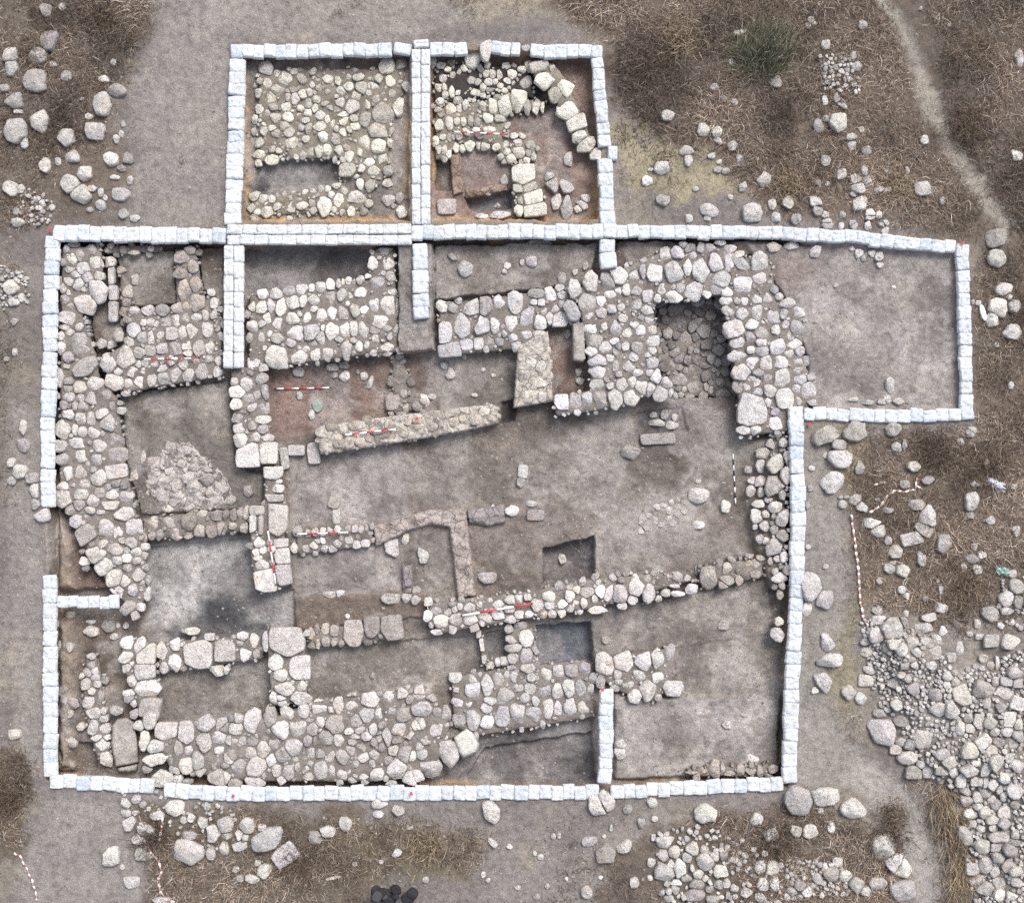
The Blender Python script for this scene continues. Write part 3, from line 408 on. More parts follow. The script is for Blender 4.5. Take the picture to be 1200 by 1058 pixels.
# ------------------------------------------------------------------ materials
def new_mat(name):
    m = bpy.data.materials.new(name); m.use_nodes = True
    nt = m.node_tree; b = nt.nodes['Principled BSDF']
    b.inputs['Roughness'].default_value = .92
    b.inputs['Specular IOR Level'].default_value = .15
    return m, nt, b
def nd(nt, t, **kw):
    n = nt.nodes.new(t)
    for k, v in kw.items(): setattr(n, k, v)
    return n
def noise(nt, vec, scale, detail=4, rough=.6):
    n = nd(nt, 'ShaderNodeTexNoise'); n.inputs['Scale'].default_value = scale
    n.inputs['Detail'].default_value = detail; n.inputs['Roughness'].default_value = rough
    nt.links.new(vec, n.inputs['Vector']); return n.outputs['Fac']
def ramp(nt, fac, pts):
    r = nd(nt, 'ShaderNodeValToRGB'); e = r.color_ramp.elements
    while len(e) < len(pts): e.new(.5)
    for k, (p, c) in enumerate(pts):
        e[k].position = p; e[k].color = (*c, 1) if isinstance(c, tuple) else (c, c, c, 1)
    nt.links.new(fac, r.inputs['Fac']); return r.outputs['Color']
def mul(nt, a, b, fac=1.0, mode='MULTIPLY'):
    m = nd(nt, 'ShaderNodeMix', data_type='RGBA', blend_type=mode)
    if isinstance(fac, float): m.inputs['Factor'].default_value = fac
    else: nt.links.new(fac, m.inputs['Factor'])
    for s, v in ((6, a), (7, b)):
        if isinstance(v, tuple): m.inputs[s].default_value = (*v, 1)
        else: nt.links.new(v, m.inputs[s])
    return m.outputs[2]
def bump(nt, b, h, strength, dist, prev=None):
    n = nd(nt, 'ShaderNodeBump'); n.inputs['Strength'].default_value = strength; n.inputs['Distance'].default_value = dist
    nt.links.new(h, n.inputs['Height'])
    if prev is not None: nt.links.new(prev, n.inputs['Normal'])
    nt.links.new(n.outputs['Normal'], b.inputs['Normal']); return n.outputs['Normal']
def pos(nt): return nd(nt, 'ShaderNodeNewGeometry').outputs['Position']

def stone_material(name, island=False):
    m, nt, b = new_mat(name)
    P = pos(nt)
    oi = nd(nt, 'ShaderNodeObjectInfo')
    if island:
        rnd = nd(nt, 'ShaderNodeNewGeometry').outputs['Random Per Island']
    else:
        rnd = oi.outputs['Random']
    tint = oi.outputs['Color']
    per = ramp(nt, rnd, [(0, (.66, .64, .63)), (.3, (.92, .91, .90)), (.6, (1.05, 1.04, 1.03)), (.85, (1.16, 1.14, 1.10)), (1, (1.34, 1.34, 1.33))])
    c = mul(nt, tint, per)
    big = noise(nt, P, 5.5, 5, .65)
    c = mul(nt, c, ramp(nt, big, [(.27, (.66, .64, .63)), (.43, (.94, .93, .92)), (.58, (1.08, 1.08, 1.07)), (.75, (1.22, 1.22, 1.21))]))
    c = mul(nt, c, ramp(nt, noise(nt, P, 15, 5, .7), [(.3, (.66, .65, .65)), (.44, (.95, .94, .94)), (.6, (1.08, 1.08, 1.08)), (.75, (1.25, 1.25, 1.25))]))
    fine = noise(nt, P, 34, 6, .75)
    c = mul(nt, c, ramp(nt, fine, [(.30, .5), (.44, .9), (.58, 1.06), (.75, 1.25)]))
    vo = nd(nt, 'ShaderNodeTexVoronoi'); vo.inputs['Scale'].default_value = 17
    nt.links.new(P, vo.inputs['Vector'])
    pit = ramp(nt, vo.outputs['Distance'], [(0.02, .38), (.16, 1.0)])
    gate = ramp(nt, noise(nt, P, 3.1, 2), [(.5, 0.0), (.62, 1.0)])
    c = mul(nt, c, mul(nt, (1, 1, 1), pit, gate))
    rust = ramp(nt, noise(nt, P, 2.2, 3), [(.58, 0.0), (.75, .55)])
    c = mul(nt, c, (1.05, .86, .66), rust)
    nt.links.new(c, b.inputs['Base Color'])
    n1 = bump(nt, b, noise(nt, P, 8, 6, .72), 1.0, .09)
    n2 = bump(nt, b, noise(nt, P, 26, 5, .7), 1.0, .03, n1)
    bump(nt, b, pit, .35, .012, n2)
    return m
M_STONE = stone_material('limestone')
M_STONE_I = stone_material('limestone_pieces', True)

def ground_material():
    m, nt, b = new_mat('soil')
    P = pos(nt)
    at = nd(nt, 'ShaderNodeVertexColor', layer_name='Col')
    c = at.outputs['Color']
    c = mul(nt, c, ramp(nt, noise(nt, P, .9, 6, .62), [(.25, (.78, .77, .78)), (.5, (1, 1, 1)), (.75, (1.22, 1.2, 1.15))]))
    c = mul(nt, c, ramp(nt, noise(nt, P, 6, 6, .7), [(.28, (.60, .58, .57)), (.5, (1, 1, 1)), (.72, (1.32, 1.3, 1.28))]))
    c = mul(nt, c, ramp(nt, noise(nt, P, 42, 5, .75), [(.3, .45), (.47, .92), (.6, 1.15), (.78, 1.7)]))
    vo = nd(nt, 'ShaderNodeTexVoronoi'); vo.inputs['Scale'].default_value = 21
    nt.links.new(P, vo.inputs['Vector'])
    sp = nd(nt, 'ShaderNodeMath', operation='LESS_THAN'); nt.links.new(vo.outputs['Distance'], sp.inputs[0]); sp.inputs[1].default_value = .23
    sep = nd(nt, 'ShaderNodeSeparateColor'); nt.links.new(vo.outputs['Color'], sep.inputs[0])
    g = nd(nt, 'ShaderNodeMath', operation='GREATER_THAN'); nt.links.new(sep.outputs[0], g.inputs[0]); g.inputs[1].default_value = .78
    mm = nd(nt, 'ShaderNodeMath', operation='MULTIPLY'); nt.links.new(sp.outputs[0], mm.inputs[0]); nt.links.new(g.outputs[0], mm.inputs[1])
    c = mul(nt, c, (1.75, 1.7, 1.65), mm.outputs[0])
    nt.links.new(c, b.inputs['Base Color'])
    n1 = bump(nt, b, noise(nt, P, 7, 6, .7), .8, .06)
    n2 = bump(nt, b, noise(nt, P, 40, 5, .75), .9, .02, n1)
    bump(nt, b, mm.outputs[0], .5, .012, n2)
    return m
M_SOIL = ground_material()

def lump_material(name, col, cracks=False):
    """mudbrick, mortar and plaster"""
    m, nt, b = new_mat(name)
    P = pos(nt)
    c = mul(nt, col, ramp(nt, noise(nt, P, 2.2, 7, .68), [(.28, (.55, .54, .54)), (.46, (.95, .93, .91)), (.56, (1.05, 1.05, 1.05)), (.72, (1.3, 1.28, 1.26))]))
    c = mul(nt, c, ramp(nt, noise(nt, P, 24, 6, .75), [(.3, .42), (.46, .9), (.6, 1.12), (.77, 1.5)]))
    if cracks:
        vo = nd(nt, 'ShaderNodeTexVoronoi', feature='DISTANCE_TO_EDGE'); vo.inputs['Scale'].default_value = 3.4
        wv = nd(nt, 'ShaderNodeVectorMath', operation='ADD'); sc = nd(nt, 'ShaderNodeVectorMath', operation='SCALE'); sc.inputs['Scale'].default_value = .22
        tn = nd(nt, 'ShaderNodeTexNoise'); tn.inputs['Scale'].default_value = 6; nt.links.new(P, tn.inputs['Vector']); nt.links.new(tn.outputs['Color'], sc.inputs[0])
        nt.links.new(P, wv.inputs[0]); nt.links.new(sc.outputs[0], wv.inputs[1]); nt.links.new(wv.outputs[0], vo.inputs['Vector'])
        cr = ramp(nt, vo.outputs['Distance'], [(.0, .45), (.035, .8), (.07, 1.0)])
        c = mul(nt, c, cr, .8)
    nt.links.new(c, b.inputs['Base Color'])
    n1 = bump(nt, b, noise(nt, P, 8, 6, .7), .9, .06)
    n2 = bump(nt, b, noise(nt, P, 40, 4, .7), .8, .02, n1)
    if cracks: bump(nt, b, cr, .7, .04, n2)
    return m
M_MORTAR = lump_material('earth_mortar', lin(126, 118, 111))
M_MORTAR_P = lump_material('pale_mortar', lin(128, 120, 108))
SLABCOL = {'buff': lin(176, 168, 158), 'pinkbrick': lin(164, 153, 145), 'greybrick': lin(142, 134, 132), 'slab': lin(160, 154, 146),
           'redsoil': lin(118, 100, 90), 'redbrick': lin(146, 128, 114), 'yellow': lin(190, 186, 176), 'pinkrubble': lin(176, 168, 162)}
M_CHAR = lump_material('charred_earth', lin(66, 60, 58))
M_SLAB = {k: lump_material('lump_' + k, v, k in ('buff', 'pinkbrick', 'greybrick', 'redbrick', 'pinkrubble')) for k, v in SLABCOL.items()}

def bag_material():
    m, nt, b = new_mat('white_woven_sack')
    tc = nd(nt, 'ShaderNodeTexCoord').outputs['Object']
    P = pos(nt)
    oi = nd(nt, 'ShaderNodeObjectInfo')
    rnd = oi.outputs['Random']
    c = mul(nt, oi.outputs['Color'], ramp(nt, rnd, [(0, (.86, .91, .98)), (.35, (.97, .98, .99)), (.7, (1.0, .995, .99)), (1, (.92, .95, 1.0))]))
    c = mul(nt, c, ramp(nt, noise(nt, P, 9, 5, .6), [(.28, (.70, .67, .62)), (.46, (.96, .955, .95)), (.7, (1.03, 1.03, 1.03))]))
    c = mul(nt, c, ramp(nt, noise(nt, P, 40, 4, .7), [(.3, .82), (.55, 1.0)]))
    nt.links.new(c, b.inputs['Base Color'])
    b.inputs['Roughness'].default_value = .7
    n1 = bump(nt, b, noise(nt, P, 11, 5, .65), .9, .05)
    w = nd(nt, 'ShaderNodeTexWave'); w.inputs['Scale'].default_value = 26; w.inputs['Distortion'].default_value = 5; w.inputs['Detail'].default_value = 3
    nt.links.new(tc, w.inputs['Vector'])
    bump(nt, b, w.outputs['Fac'], .25, .01, n1)
    return m
M_BAG = bag_material()
def plain(name, col, rough=.6, spec=.3):
    m, nt, b = new_mat(name)
    P = pos(nt)
    c = mul(nt, col, ramp(nt, noise(nt, P, 20, 4), [(.3, .75), (.6, 1.05)]))
    nt.links.new(c, b.inputs['Base Color']); b.inputs['Roughness'].default_value = rough
    b.inputs['Specular IOR Level'].default_value = spec
    return m
M_RED = plain('red_paint', (.46, .05, .06)); M_WHITE = plain('white_paint', (.78, .78, .76)); M_BLACK = plain('black_paint', (.03, .03, .03))
M_PINK = plain('faded_red_tape', (.45, .20, .17)); M_TAPE = plain('white_tape', (.72, .70, .66))
M_GREEN = plain('green_stone', lin(138, 146, 137), .9, .1); M_BLACKROCK = plain('black_stone', (.018, .018, .02), .8, .3)
M_GREYROCK = plain('dusty_black_stone', (.05, .05, .055), .8, .3)
M_PLASTIC = plain('crumpled_plastic', (.66, .68, .74), .4, .5); M_BOTTLE = plain('green_plastic', lin(140, 165, 155), .3, .5)
M_STICK = plain('bleached_wood', (.5, .46, .4)); M_SHARD = plain('white_sherd', (.8, .78, .74))
def blade_material(name):
    m, nt, b = new_mat(name)
    at = nd(nt, 'ShaderNodeVertexColor', layer_name='Col')
    nt.links.new(at.outputs['Color'], b.inputs['Base Color'])
    return m
M_STRAW = blade_material('dry_straw')

# ------------------------------------------------------------------ ground relief and soils
# pits: outline (photo plan), depth, edge softness in plan px, soil colour (or None)
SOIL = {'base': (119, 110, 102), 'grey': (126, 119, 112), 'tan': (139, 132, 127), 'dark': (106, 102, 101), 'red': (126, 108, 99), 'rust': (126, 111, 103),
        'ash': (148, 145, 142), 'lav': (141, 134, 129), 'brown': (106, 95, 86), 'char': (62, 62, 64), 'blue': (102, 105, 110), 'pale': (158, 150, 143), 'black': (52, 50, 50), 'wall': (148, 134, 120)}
PITS = [
 # the two upper squares
 ([(287,68),(480,66),(480,260),(286,260)], -.52, 4, 'grey'),
 ([(300,191),(396,188),(398,212),(302,226)], -.72, 3, 'dark'),
 ([(505,66),(693,68),(702,180),(699,260),(505,260)], -.60, 4, 'red'),
 ([(510,186),(529,188),(531,226),(512,226)], -.95, 3, 'brown'),
 ([(545,234),(600,225),(601,247),(553,250)], -.98, 3, 'dark'),
 # main dig
 ([(68,285),(262,285),(288,290),(480,289),(500,282),(700,280),(905,281),(948,292),(948,478),(924,486),(927,600),(924,700),(915,913),(705,918),(300,921),(180,918),(66,906),(70,690),(66,590)], -.86, 5, 'base'),
 ([(722,282),(906,282),(906,302),(846,300),(720,318)], -.38, 4, 'brown'),
 ([(872,283),(1000,286),(1118,299),(1124,478),(942,478),(945,420),(915,345)], -.20, 9, 'tan'),
 ([(135,297),(204,294),(207,357),(150,360)], -.58, 3, 'grey'),
 ([(228,290),(262,289),(262,362),(240,340)], -.55, 3, 'brown'),
 ([(102,352),(128,348),(142,398),(112,414)], -.62, 4, 'brown'),
 ([(290,293),(434,293),(432,326),(290,345)], -.85, 3, 'dark'),
 ([(466,286),(507,284),(508,412),(466,414)], -.10, 3, 'grey'),
 ([(508,286),(700,284),(690,335),(660,336),(510,352)], -.50, 4, 'grey'),
 ([(313,430),(470,412),(456,490),(318,514)], -.95, 3, 'red'),
 ([(455,418),(513,412),(513,480),(480,486),(456,488)], -.92, 4, 'rust'),
 ([(513,408),(604,404),(606,474),(580,478),(515,480)], -.95, 4, 'grey'),
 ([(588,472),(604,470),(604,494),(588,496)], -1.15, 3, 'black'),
 ([(641,384),(674,382),(690,440),(686,462),(646,466)], -.98, 3, 'red'),
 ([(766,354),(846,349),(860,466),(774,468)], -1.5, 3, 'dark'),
 ([(335,532),(480,514),(640,494),(862,464),(870,512),(888,560),(896,655),(780,676),(700,684),(620,692),(560,696),(500,708),(350,712),(345,640)], -.88, 4, 'base'),
 ([(338,532),(470,525),(474,602),(440,614),(345,616)], -.90, 6, 'lav'),
 ([(346,652),(474,632),(476,690),(352,698)], -.92, 6, 'lav'),
 ([(478,634),(526,622),(530,700),(482,705)], -.90, 5, 'grey'),
 ([(746,483),(800,476),(805,505),(750,508)], -.98, 4, 'dark'),
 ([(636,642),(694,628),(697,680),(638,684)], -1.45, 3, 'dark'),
 ([(140,463),(268,446),(276,548),(310,556),(306,594),(165,604),(148,540)], -.72, 4, 'grey'),
 ([(174,640),(290,630),(300,692),(345,690),(346,738),(215,750),(178,748)], -1.0, 4, 'ash'),
 ([(184,788),(316,772),(318,828),(190,846)], -.95, 4, 'grey'),
 ([(66,726),(148,722),(160,760),(160,850),(130,905),(70,900)], -.82, 10, 'brown'),
 ([(74,866),(116,870),(116,896),(78,896)], -1.15, 3, 'brown'),
 ([(72,606),(96,640),(126,690),(72,692)], -.62, 8, 'red'),
 ([(360,762),(480,750),(562,742),(566,782),(530,798),(362,824)], -.98, 4, 'grey'),
 ([(346,702),(500,694),(500,722),(360,738),(346,738)], -.74, 4, 'brown'),
 ([(66,728),(82,730),(88,800),(84,862),(80,902),(66,904)], -.34, 16, 'wall'),
 ([(66,596),(82,630),(86,690),(66,690)], -.30, 16, 'wall'),
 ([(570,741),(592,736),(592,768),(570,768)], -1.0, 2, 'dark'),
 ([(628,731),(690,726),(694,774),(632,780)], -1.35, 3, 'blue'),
 ([(693,716),(890,680),(902,690),(906,742),(795,758),(697,768)], -.82, 5, 'grey'),
 ([(790,768),(908,742),(914,820),(800,822)], -.86, 8, 'grey'),
 ([(720,816),(914,818),(913,908),(720,914)], -.62, 6, 'tan'),
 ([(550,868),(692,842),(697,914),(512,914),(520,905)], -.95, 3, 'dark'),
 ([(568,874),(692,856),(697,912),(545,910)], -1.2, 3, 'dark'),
]
# soils outside the trenches: outline, softness, colour, strength
ZONES = [
 ([(-400,-400),(170,-400),(160,60),(140,110),(150,180),(130,260),(-400,330)], 30, (100, 90, 80), .85),
 ([(60,-400),(300,-400),(190,20),(150,60),(70,30)], 25, (92, 82, 72), .8),
 ([(330,-400),(640,-400),(690,20),(500,26),(340,20)], 16, (140, 130, 114), .7),
 ([(560,-400),(1032,-400),(1094,120),(1174,270),(900,262),(850,190),(780,170),(720,120),(705,40),(640,10)], 30, (102, 90, 79), .92),
 ([(735,20),(830,30),(820,130),(760,140),(720,90)], 25, (78, 69, 64), .8),
 ([(1036,-400),(1700,-400),(1700,250),(1170,262),(1100,170),(1062,60)], 20, (94, 84, 75), .92),
 ([(720,150),(760,165),(860,195),(880,225),(740,230)], 20, (148, 138, 112), .75),
 ([(1145,280),(1700,250),(1700,730),(1060,735),(1000,720),(990,600),(950,520),(1140,500)], 26, (103, 91, 79), .9),
 ([(960,500),(1010,505),(1015,590),(985,590)], 14, (140, 128, 104), .7),
 ([(955,700),(1010,705),(1000,820),(975,840),(950,800)], 14, (132, 124, 100), .6),
 ([(1010,725),(1700,700),(1700,1500),(1150,1500),(1130,1000),(1080,900),(1040,860)], 16, (128, 121, 114), .9),
 ([(1060,790),(1110,800),(1120,860),(1070,850)], 14, (150, 144, 138), .9),
 ([(150,942),(420,948),(440,985),(430,1500),(150,1500),(170,1030)], 22, (96, 87, 76), .88),
 ([(420,965),(560,975),(560,1040),(420,1030)], 20, (104, 94, 76), .75),
 ([(700,990),(840,960),(920,940),(1010,960),(1060,1010),(1085,1500),(680,1500)], 20, (98, 88, 78), .9),
 ([(-400,880),(24,880),(32,985),(20,1000),(-400,1010)], 8, (100, 90, 76), .9),
 ([(-400,330),(30,300),(40,420),(20,600),(-400,640)], 18, (112, 105, 96), .6),
]
PATHS = [
 [(988,-60),(1018,0),(1042,30),(1062,80),(1078,130),(1102,172),(1128,212),(1150,250),(1178,275),(1194,260),(1160,222),(1130,176),(1108,130),(1094,84),(1074,30),(1046,-2),(1020,-60)],
 [(944,505),(980,512),(992,600),(998,700),(968,800),(985,846),(1022,880),(1056,908),(1080,948),(1096,1000),(1107,1058),(1118,1140),(1090,1140),(1080,1058),(1066,1002),(1046,960),(1012,930),(985,920),(922,925),(930,800),(938,640)],
 [(150,-60),(270,-60),(420,-40),(560,18),(500,42),(272,46),(262,262),(150,262),(165,180),(160,90),(185,40)],
 [(60,935),(150,940),(175,1000),(160,1080),(20,1080),(28,1000),(52,960)],
 [(12,470),(48,480),(44,600),(52,680),(50,900),(22,880),(14,700)],
]
def edge_noise(px, py, amp):
    return amp * fbm(1, px, py, 14, 3)
def build_fields():
    fine = np.arange(-12.6, 12.601, .025); finey = np.arange(-11.2, 11.201, .025)
    def ext(a):
        out = [a]; s = .025; e = 0
        ad = []
        while e < 150: s = min(s * 1.16, 20); e += s; ad.append(e)
        ad = np.array(ad)
        return np.concatenate([a[0] - ad[::-1], a, a[-1] + ad])
    xs = ext(fine); ys = ext(finey)
    X, Y = np.meshgrid(xs, ys)
    px, py = unpx(X, Y, 0)
    # gentle outside relief
    Z = .05 * fbm(2, px, py, 130, 4) + .02 * fbm(3, px, py, 22, 3)
    near = np.clip(1 - sdist(px, py, [(40,40),(730,30),(740,255),(1150,270),(1150,500),(950,510),(940,940),(40,950)]) / 30, 0, 1)
    Z *= (1 - .85 * near)
    C = np.empty(X.shape + (3,)); C[:] = lin(121, 114, 109)
    rr = fbm(4, px, py, 60, 4)[..., None]
    C *= (1 + .35 * rr)
    wob = 24 * fbm(5, px, py, 40, 4) + 13 * fbm(7, px, py, 9, 3)
    yellow = sstep((fbm(6, px, py, 90, 4) - .02) * 5)[..., None]
    C = C * (1 - .3 * yellow) + np.array(lin(140, 130, 108)) * .3 * yellow
    for poly, soft, col, st in ZONES:
        d = sdist(px, py, poly) + wob
        t = (sstep(.5 - d / (1.1 * soft)) * st)[..., None]
        C = C * (1 - t) + np.array(lin(*col)) * t
    pathm = np.zeros(X.shape)
    for poly in PATHS:
        d = sdist(px, py, poly) + .45 * wob + (5 if poly is PATHS[0] else 0)
        t = sstep(.5 - d / 16)
        pathm = np.maximum(pathm, t)
    C = C * (1 - .75 * pathm[..., None]) + np.array(lin(136, 130, 124)) * .75 * pathm[..., None]
    tr = (sstep(.5 - (sdist(px, py, PATHS[0]) + 6 + .4 * wob) / 11) * .85)[..., None]
    C = C * (1 - tr) + np.array(lin(142, 134, 122)) * tr
    lo = [(1002,884),(1050,912),(1078,952),(1094,1002),(1106,1058),(1116,1140),(1088,1140),(1078,1058),(1064,1002),(1044,962),(1012,932),(985,918)]
    t2 = (sstep(.5 - (sdist(px, py, lo) + .3 * wob) / 12) * .85)[..., None]
    C = C * (1 - t2) + np.array(lin(147, 141, 134)) * t2
    Z -= .03 * pathm
    dig = np.zeros(X.shape, bool)
    hp = sstep(.5 - (sdist(px, py, [(1030,740),(1080,745),(1130,770),(1210,700),(1300,700),(1300,1120),(1160,1120),(1140,1000),(1130,930),(1085,895),(1060,850)]) + .6 * wob) / 60)
    Z += hp * (.30 + .35 * fbm(3, px, py, 55, 3))
    # trenches
    win = (np.abs(X) < 12.6) & (np.abs(Y) < 11.2)
    for poly, dep, soft, col in PITS:
        dep = dep * DZ
        ax, ay = unpx(X, Y, dep)
        xa = [p[0] for p in poly]; ya = [p[1] for p in poly]
        sel = (ax > min(xa) - 25) & (ax < max(xa) + 25) & (ay > min(ya) - 25) & (ay < max(ya) + 25)
        qx, qy = ax[sel], ay[sel]
        d = sdist(qx, qy, poly) + 3.0 * fbm(1, qx, qy, 12, 3)
        t = sstep(.5 - d / soft)
        z = Z[sel]
        rough = .05 * fbm(2, qx, qy, 30, 5)
        Z[sel] = z * (1 - t) + (dep + rough) * t
        dig[sel] |= d < soft * .5
        if col:
            cc = np.array(lin(*SOIL[col]))
            m = fbm(5, qx, qy, 28, 4)[:, None]
            tc = sstep(.5 - (d - 1 + 5 * fbm(3, qx, qy, 18, 3)) / (soft + 6))[:, None]
            C[sel] = C[sel] * (1 - tc) + cc * (1 + .5 * m + .35 * fbm(4, qx, qy, 60, 3)[:, None]) * tc
        # exposed tan section face along the outer edges of the main cuts
        if poly[0] in ((287,68), (505,66), (68,285), (905,292)):
            up = poly[0][1] < 70
            f = (np.exp(-((d + 1.5) / (4.5 if up else 3.2)) ** 2) * np.clip((.6 if up else .35) + 1.3 * fbm(6, qx, qy, 45, 3), 0, .95))[:, None]
            C[sel] = C[sel] * (1 - f) + np.array(lin(172, 142, 104)) * f
    pale = (sstep((fbm(6, px, py, 48, 5) - .03) * 6) * .42 * dig)[..., None]
    C = C * (1 - pale) + np.array(lin(164, 158, 153)) * pale
    dk = (sstep((fbm(7, px + 300, py, 34, 5) - .06) * 7) * .42 * dig)[..., None]
    C = C * (1 - dk) + np.array(lin(94, 87, 82)) * dk
    Z += np.where(dig, .025 * fbm(3, px, py, 7, 3), 0)
    # charcoal and scorch marks (real soils)
    for poly, soft, col, st in [([(228,712),(262,700),(286,705),(288,738),(240,745)], 10, 'char', .9), ([(182,742),(240,726),(312,732),(316,756),(186,762)], 8, 'char', .8), ([(180,650),(215,660),(210,690),(180,690)], 8, 'dark', .4), ([(268,700),(300,696),(300,720),(270,725)], 8, 'dark', .5), ([(600,80),(640,82),(648,120),(640,126),(560,118),(560,100)], 8, 'black', .9),
                                ([(180,745),(230,735),(310,742),(312,750),(200,760)], 8, 'dark', .7), ([(734,604),(764,574),(816,580),(820,610),(792,630),(742,632)], 12, 'pale', .9), ([(800,575),(830,568),(834,590),(806,596)], 6, 'ash', .6), ([(590,660),(640,655),(640,690),(580,690)], 12, 'brown', .5), ([(700,560),(860,640),(850,660),(710,670)], 25, 'lav', .5),
                                ([(520,285),(560,290),(550,330),(515,345)], 12, 'brown', .4), ([(905,296),(960,300),(955,335),(915,345)], 10, 'rust', .5),
                                ([(985,370),(1060,380),(1060,430),(990,430)], 40, 'pale', .4), ([(480,535),(560,520),(560,590),(485,598)], 25, 'grey', .5),
                                ([(530,400),(600,410),(590,440),(530,440)], 14, 'pale', .25), ([(535,178),(595,178),(595,220),(538,224)], 6, 'rust', .6),
                                ([(530,85),(585,88),(580,115),(530,110)], 6, 'rust', .6), ([(600,135),(650,130),(660,175),(640,180)], 10, 'rust', .35)]:
        d = sdist(px, py, poly) + .35 * wob
        t = (sstep(.5 - d / (2 * soft)) * st)[..., None]
        C = C * (1 - t) + np.array(lin(*SOIL[col])) * t
    # sloping rubble bank at the east side of the hall
    d = sdist(px, py, COLLAPSE_POLY); t = sstep(.5 - d / 10)
    slope = DZ * (-.85 + .62 * np.clip((px - 872) / 55, 0, 1))
    Z = Z * (1 - t) + np.maximum(Z, slope) * t
    return xs, ys, X, Y, Z, C, dig, pathm
GX, GY, X, Y, Z, C, DIG, PATHM = build_fields()
def gh(x, y):
    i = min(max(int(np.searchsorted(GX, x)) - 1, 0), len(GX) - 2); j = min(max(int(np.searchsorted(GY, y)) - 1, 0), len(GY) - 2)
    fx = (x - GX[i]) / (GX[i+1] - GX[i]); fy = (y - GY[j]) / (GY[j+1] - GY[j])
    return float((Z[j, i] * (1-fx) + Z[j, i+1] * fx) * (1-fy) + (Z[j+1, i] * (1-fx) + Z[j+1, i+1] * fx) * fy)
def ghv(x, y):
    i = np.clip(np.searchsorted(GX, x) - 1, 0, len(GX) - 2); j = np.clip(np.searchsorted(GY, y) - 1, 0, len(GY) - 2)
    return Z[j, i]
def gp(px, py):
    """point on the ground seen at plan position (px, py)"""
    z = 0.0
    for _ in range(6):
        x, y, _z = W(px, py, z); z = z * .3 + .7 * gh(x, y)
    x, y, _z = W(px, py, z)
    return x, y, gh(x, y)
def build_ground():
    ny, nx = X.shape
    V = np.stack([X, Y, Z], -1).reshape(-1, 3); CC = np.clip(C, .004, .9).reshape(-1, 3)
    j, i = np.meshgrid(np.arange(ny - 1), np.arange(nx - 1), indexing='ij')
    a = (j * nx + i).ravel()
    F = np.stack([a, a + 1, a + nx + 1, a + nx], -1)
    pth = (PATHM > .5) & ~DIG
    reg = np.where(DIG[:-1, :-1].ravel(), 1, np.where(pth[:-1, :-1].ravel(), 2, 0))
    for r, nm in ((0, 'ground'), (1, 'excavation_floor'), (2, 'footpath')):
        f = F[reg == r]
        u, inv = np.unique(f.ravel(), return_inverse=True)
        o = bpy.data.objects.new(nm, np_mesh(nm, V[u], None, inv.reshape(-1, 4), M_SOIL, CC[u]))
        structure(link(o))
build_ground()
# ------------------------------------------------------------------ stones
TONE = {'buff': lin(182, 173, 162), 'grey': lin(199, 194, 189), 'pale': lin(209, 204, 199), 'dusty': lin(176, 168, 161), 'bluegrey': lin(199, 196, 194), 'cream': lin(208, 204, 193), 'chalk': lin(186, 180, 174), 'pink': lin(198, 190, 184),
        'loose': lin(194, 190, 185), 'dark': lin(172, 167, 164)}
def corner_outline(w, h, ang, blk):
    pts = []
    if blk:
        for sx, sy in ((-1, -1), (1, -1), (1, 1), (-1, 1)):
            pts.append((sx * w * .53 * R.uniform(.9, 1.03), sy * h * .53 * R.uniform(.9, 1.03)))
    else:
        n = R.choice((5, 6, 6, 7, 8))
        ph = R.random() * 6.28
        e = R.uniform(2.3, 3.4)
        for k in range(n):
            t = ph + 6.2832 * (k + R.uniform(-.33, .33)) / n
            c, s = math.cos(t), math.sin(t)
            r = (abs(c) ** e + abs(s) ** e) ** (-1 / e) * R.uniform(.88, 1.14)
            pts.append((c * r * w * .60, s * r * h * .60))
    a = math.radians(ang); ca, sa = math.cos(a), math.sin(a)
    return [(x * ca - y * sa, x * sa + y * ca) for x, y in pts]
def clip_half(poly, nx, ny, d):
    out = []; n = len(poly)
    for i in range(n):
        p, q = poly[i], poly[(i + 1) % n]
        a = p[0] * nx + p[1] * ny - d; b = q[0] * nx + q[1] * ny - d
        if a <= 0: out.append(p)
        if (a < 0 < b) or (b < 0 < a):
            t = a / (a - b); out.append((p[0] + (q[0] - p[0]) * t, p[1] + (q[1] - p[1]) * t))
    return out
def chaikin(poly, k):
    out = []; n = len(poly)
    for i in range(n):
        p, q = poly[i], poly[(i + 1) % n]
        out.append((p[0] + (q[0] - p[0]) * k, p[1] + (q[1] - p[1]) * k)); out.append((q[0] + (p[0] - q[0]) * k, q[1] + (p[1] - q[1]) * k))
    return out
def resample(poly, n):
    L = [0]; m = len(poly)
    for i in range(m):
        p, q = poly[i], poly[(i + 1) % m]; L.append(L[-1] + math.hypot(q[0] - p[0], q[1] - p[1]))
    out = []; k = 0
    for i in range(n):
        s = L[-1] * i / n
        while L[k + 1] < s: k += 1
        t = (s - L[k]) / max(L[k + 1] - L[k], 1e-9); p, q = poly[k], poly[(k + 1) % m]
        out.append((p[0] + (q[0] - p[0]) * t, p[1] + (q[1] - p[1]) * t))
    return out
def radius_towards(s, dx, dy):
    a = math.radians(s[5]); c, n = math.cos(a), math.sin(a)
    x = abs(dx * c + dy * n) / (s[3] * .5); y = abs(-dx * n + dy * c) / (s[4] * .5)
    return 1 / max((x ** 2.6 + y ** 2.6) ** (1 / 2.6), 1e-6)
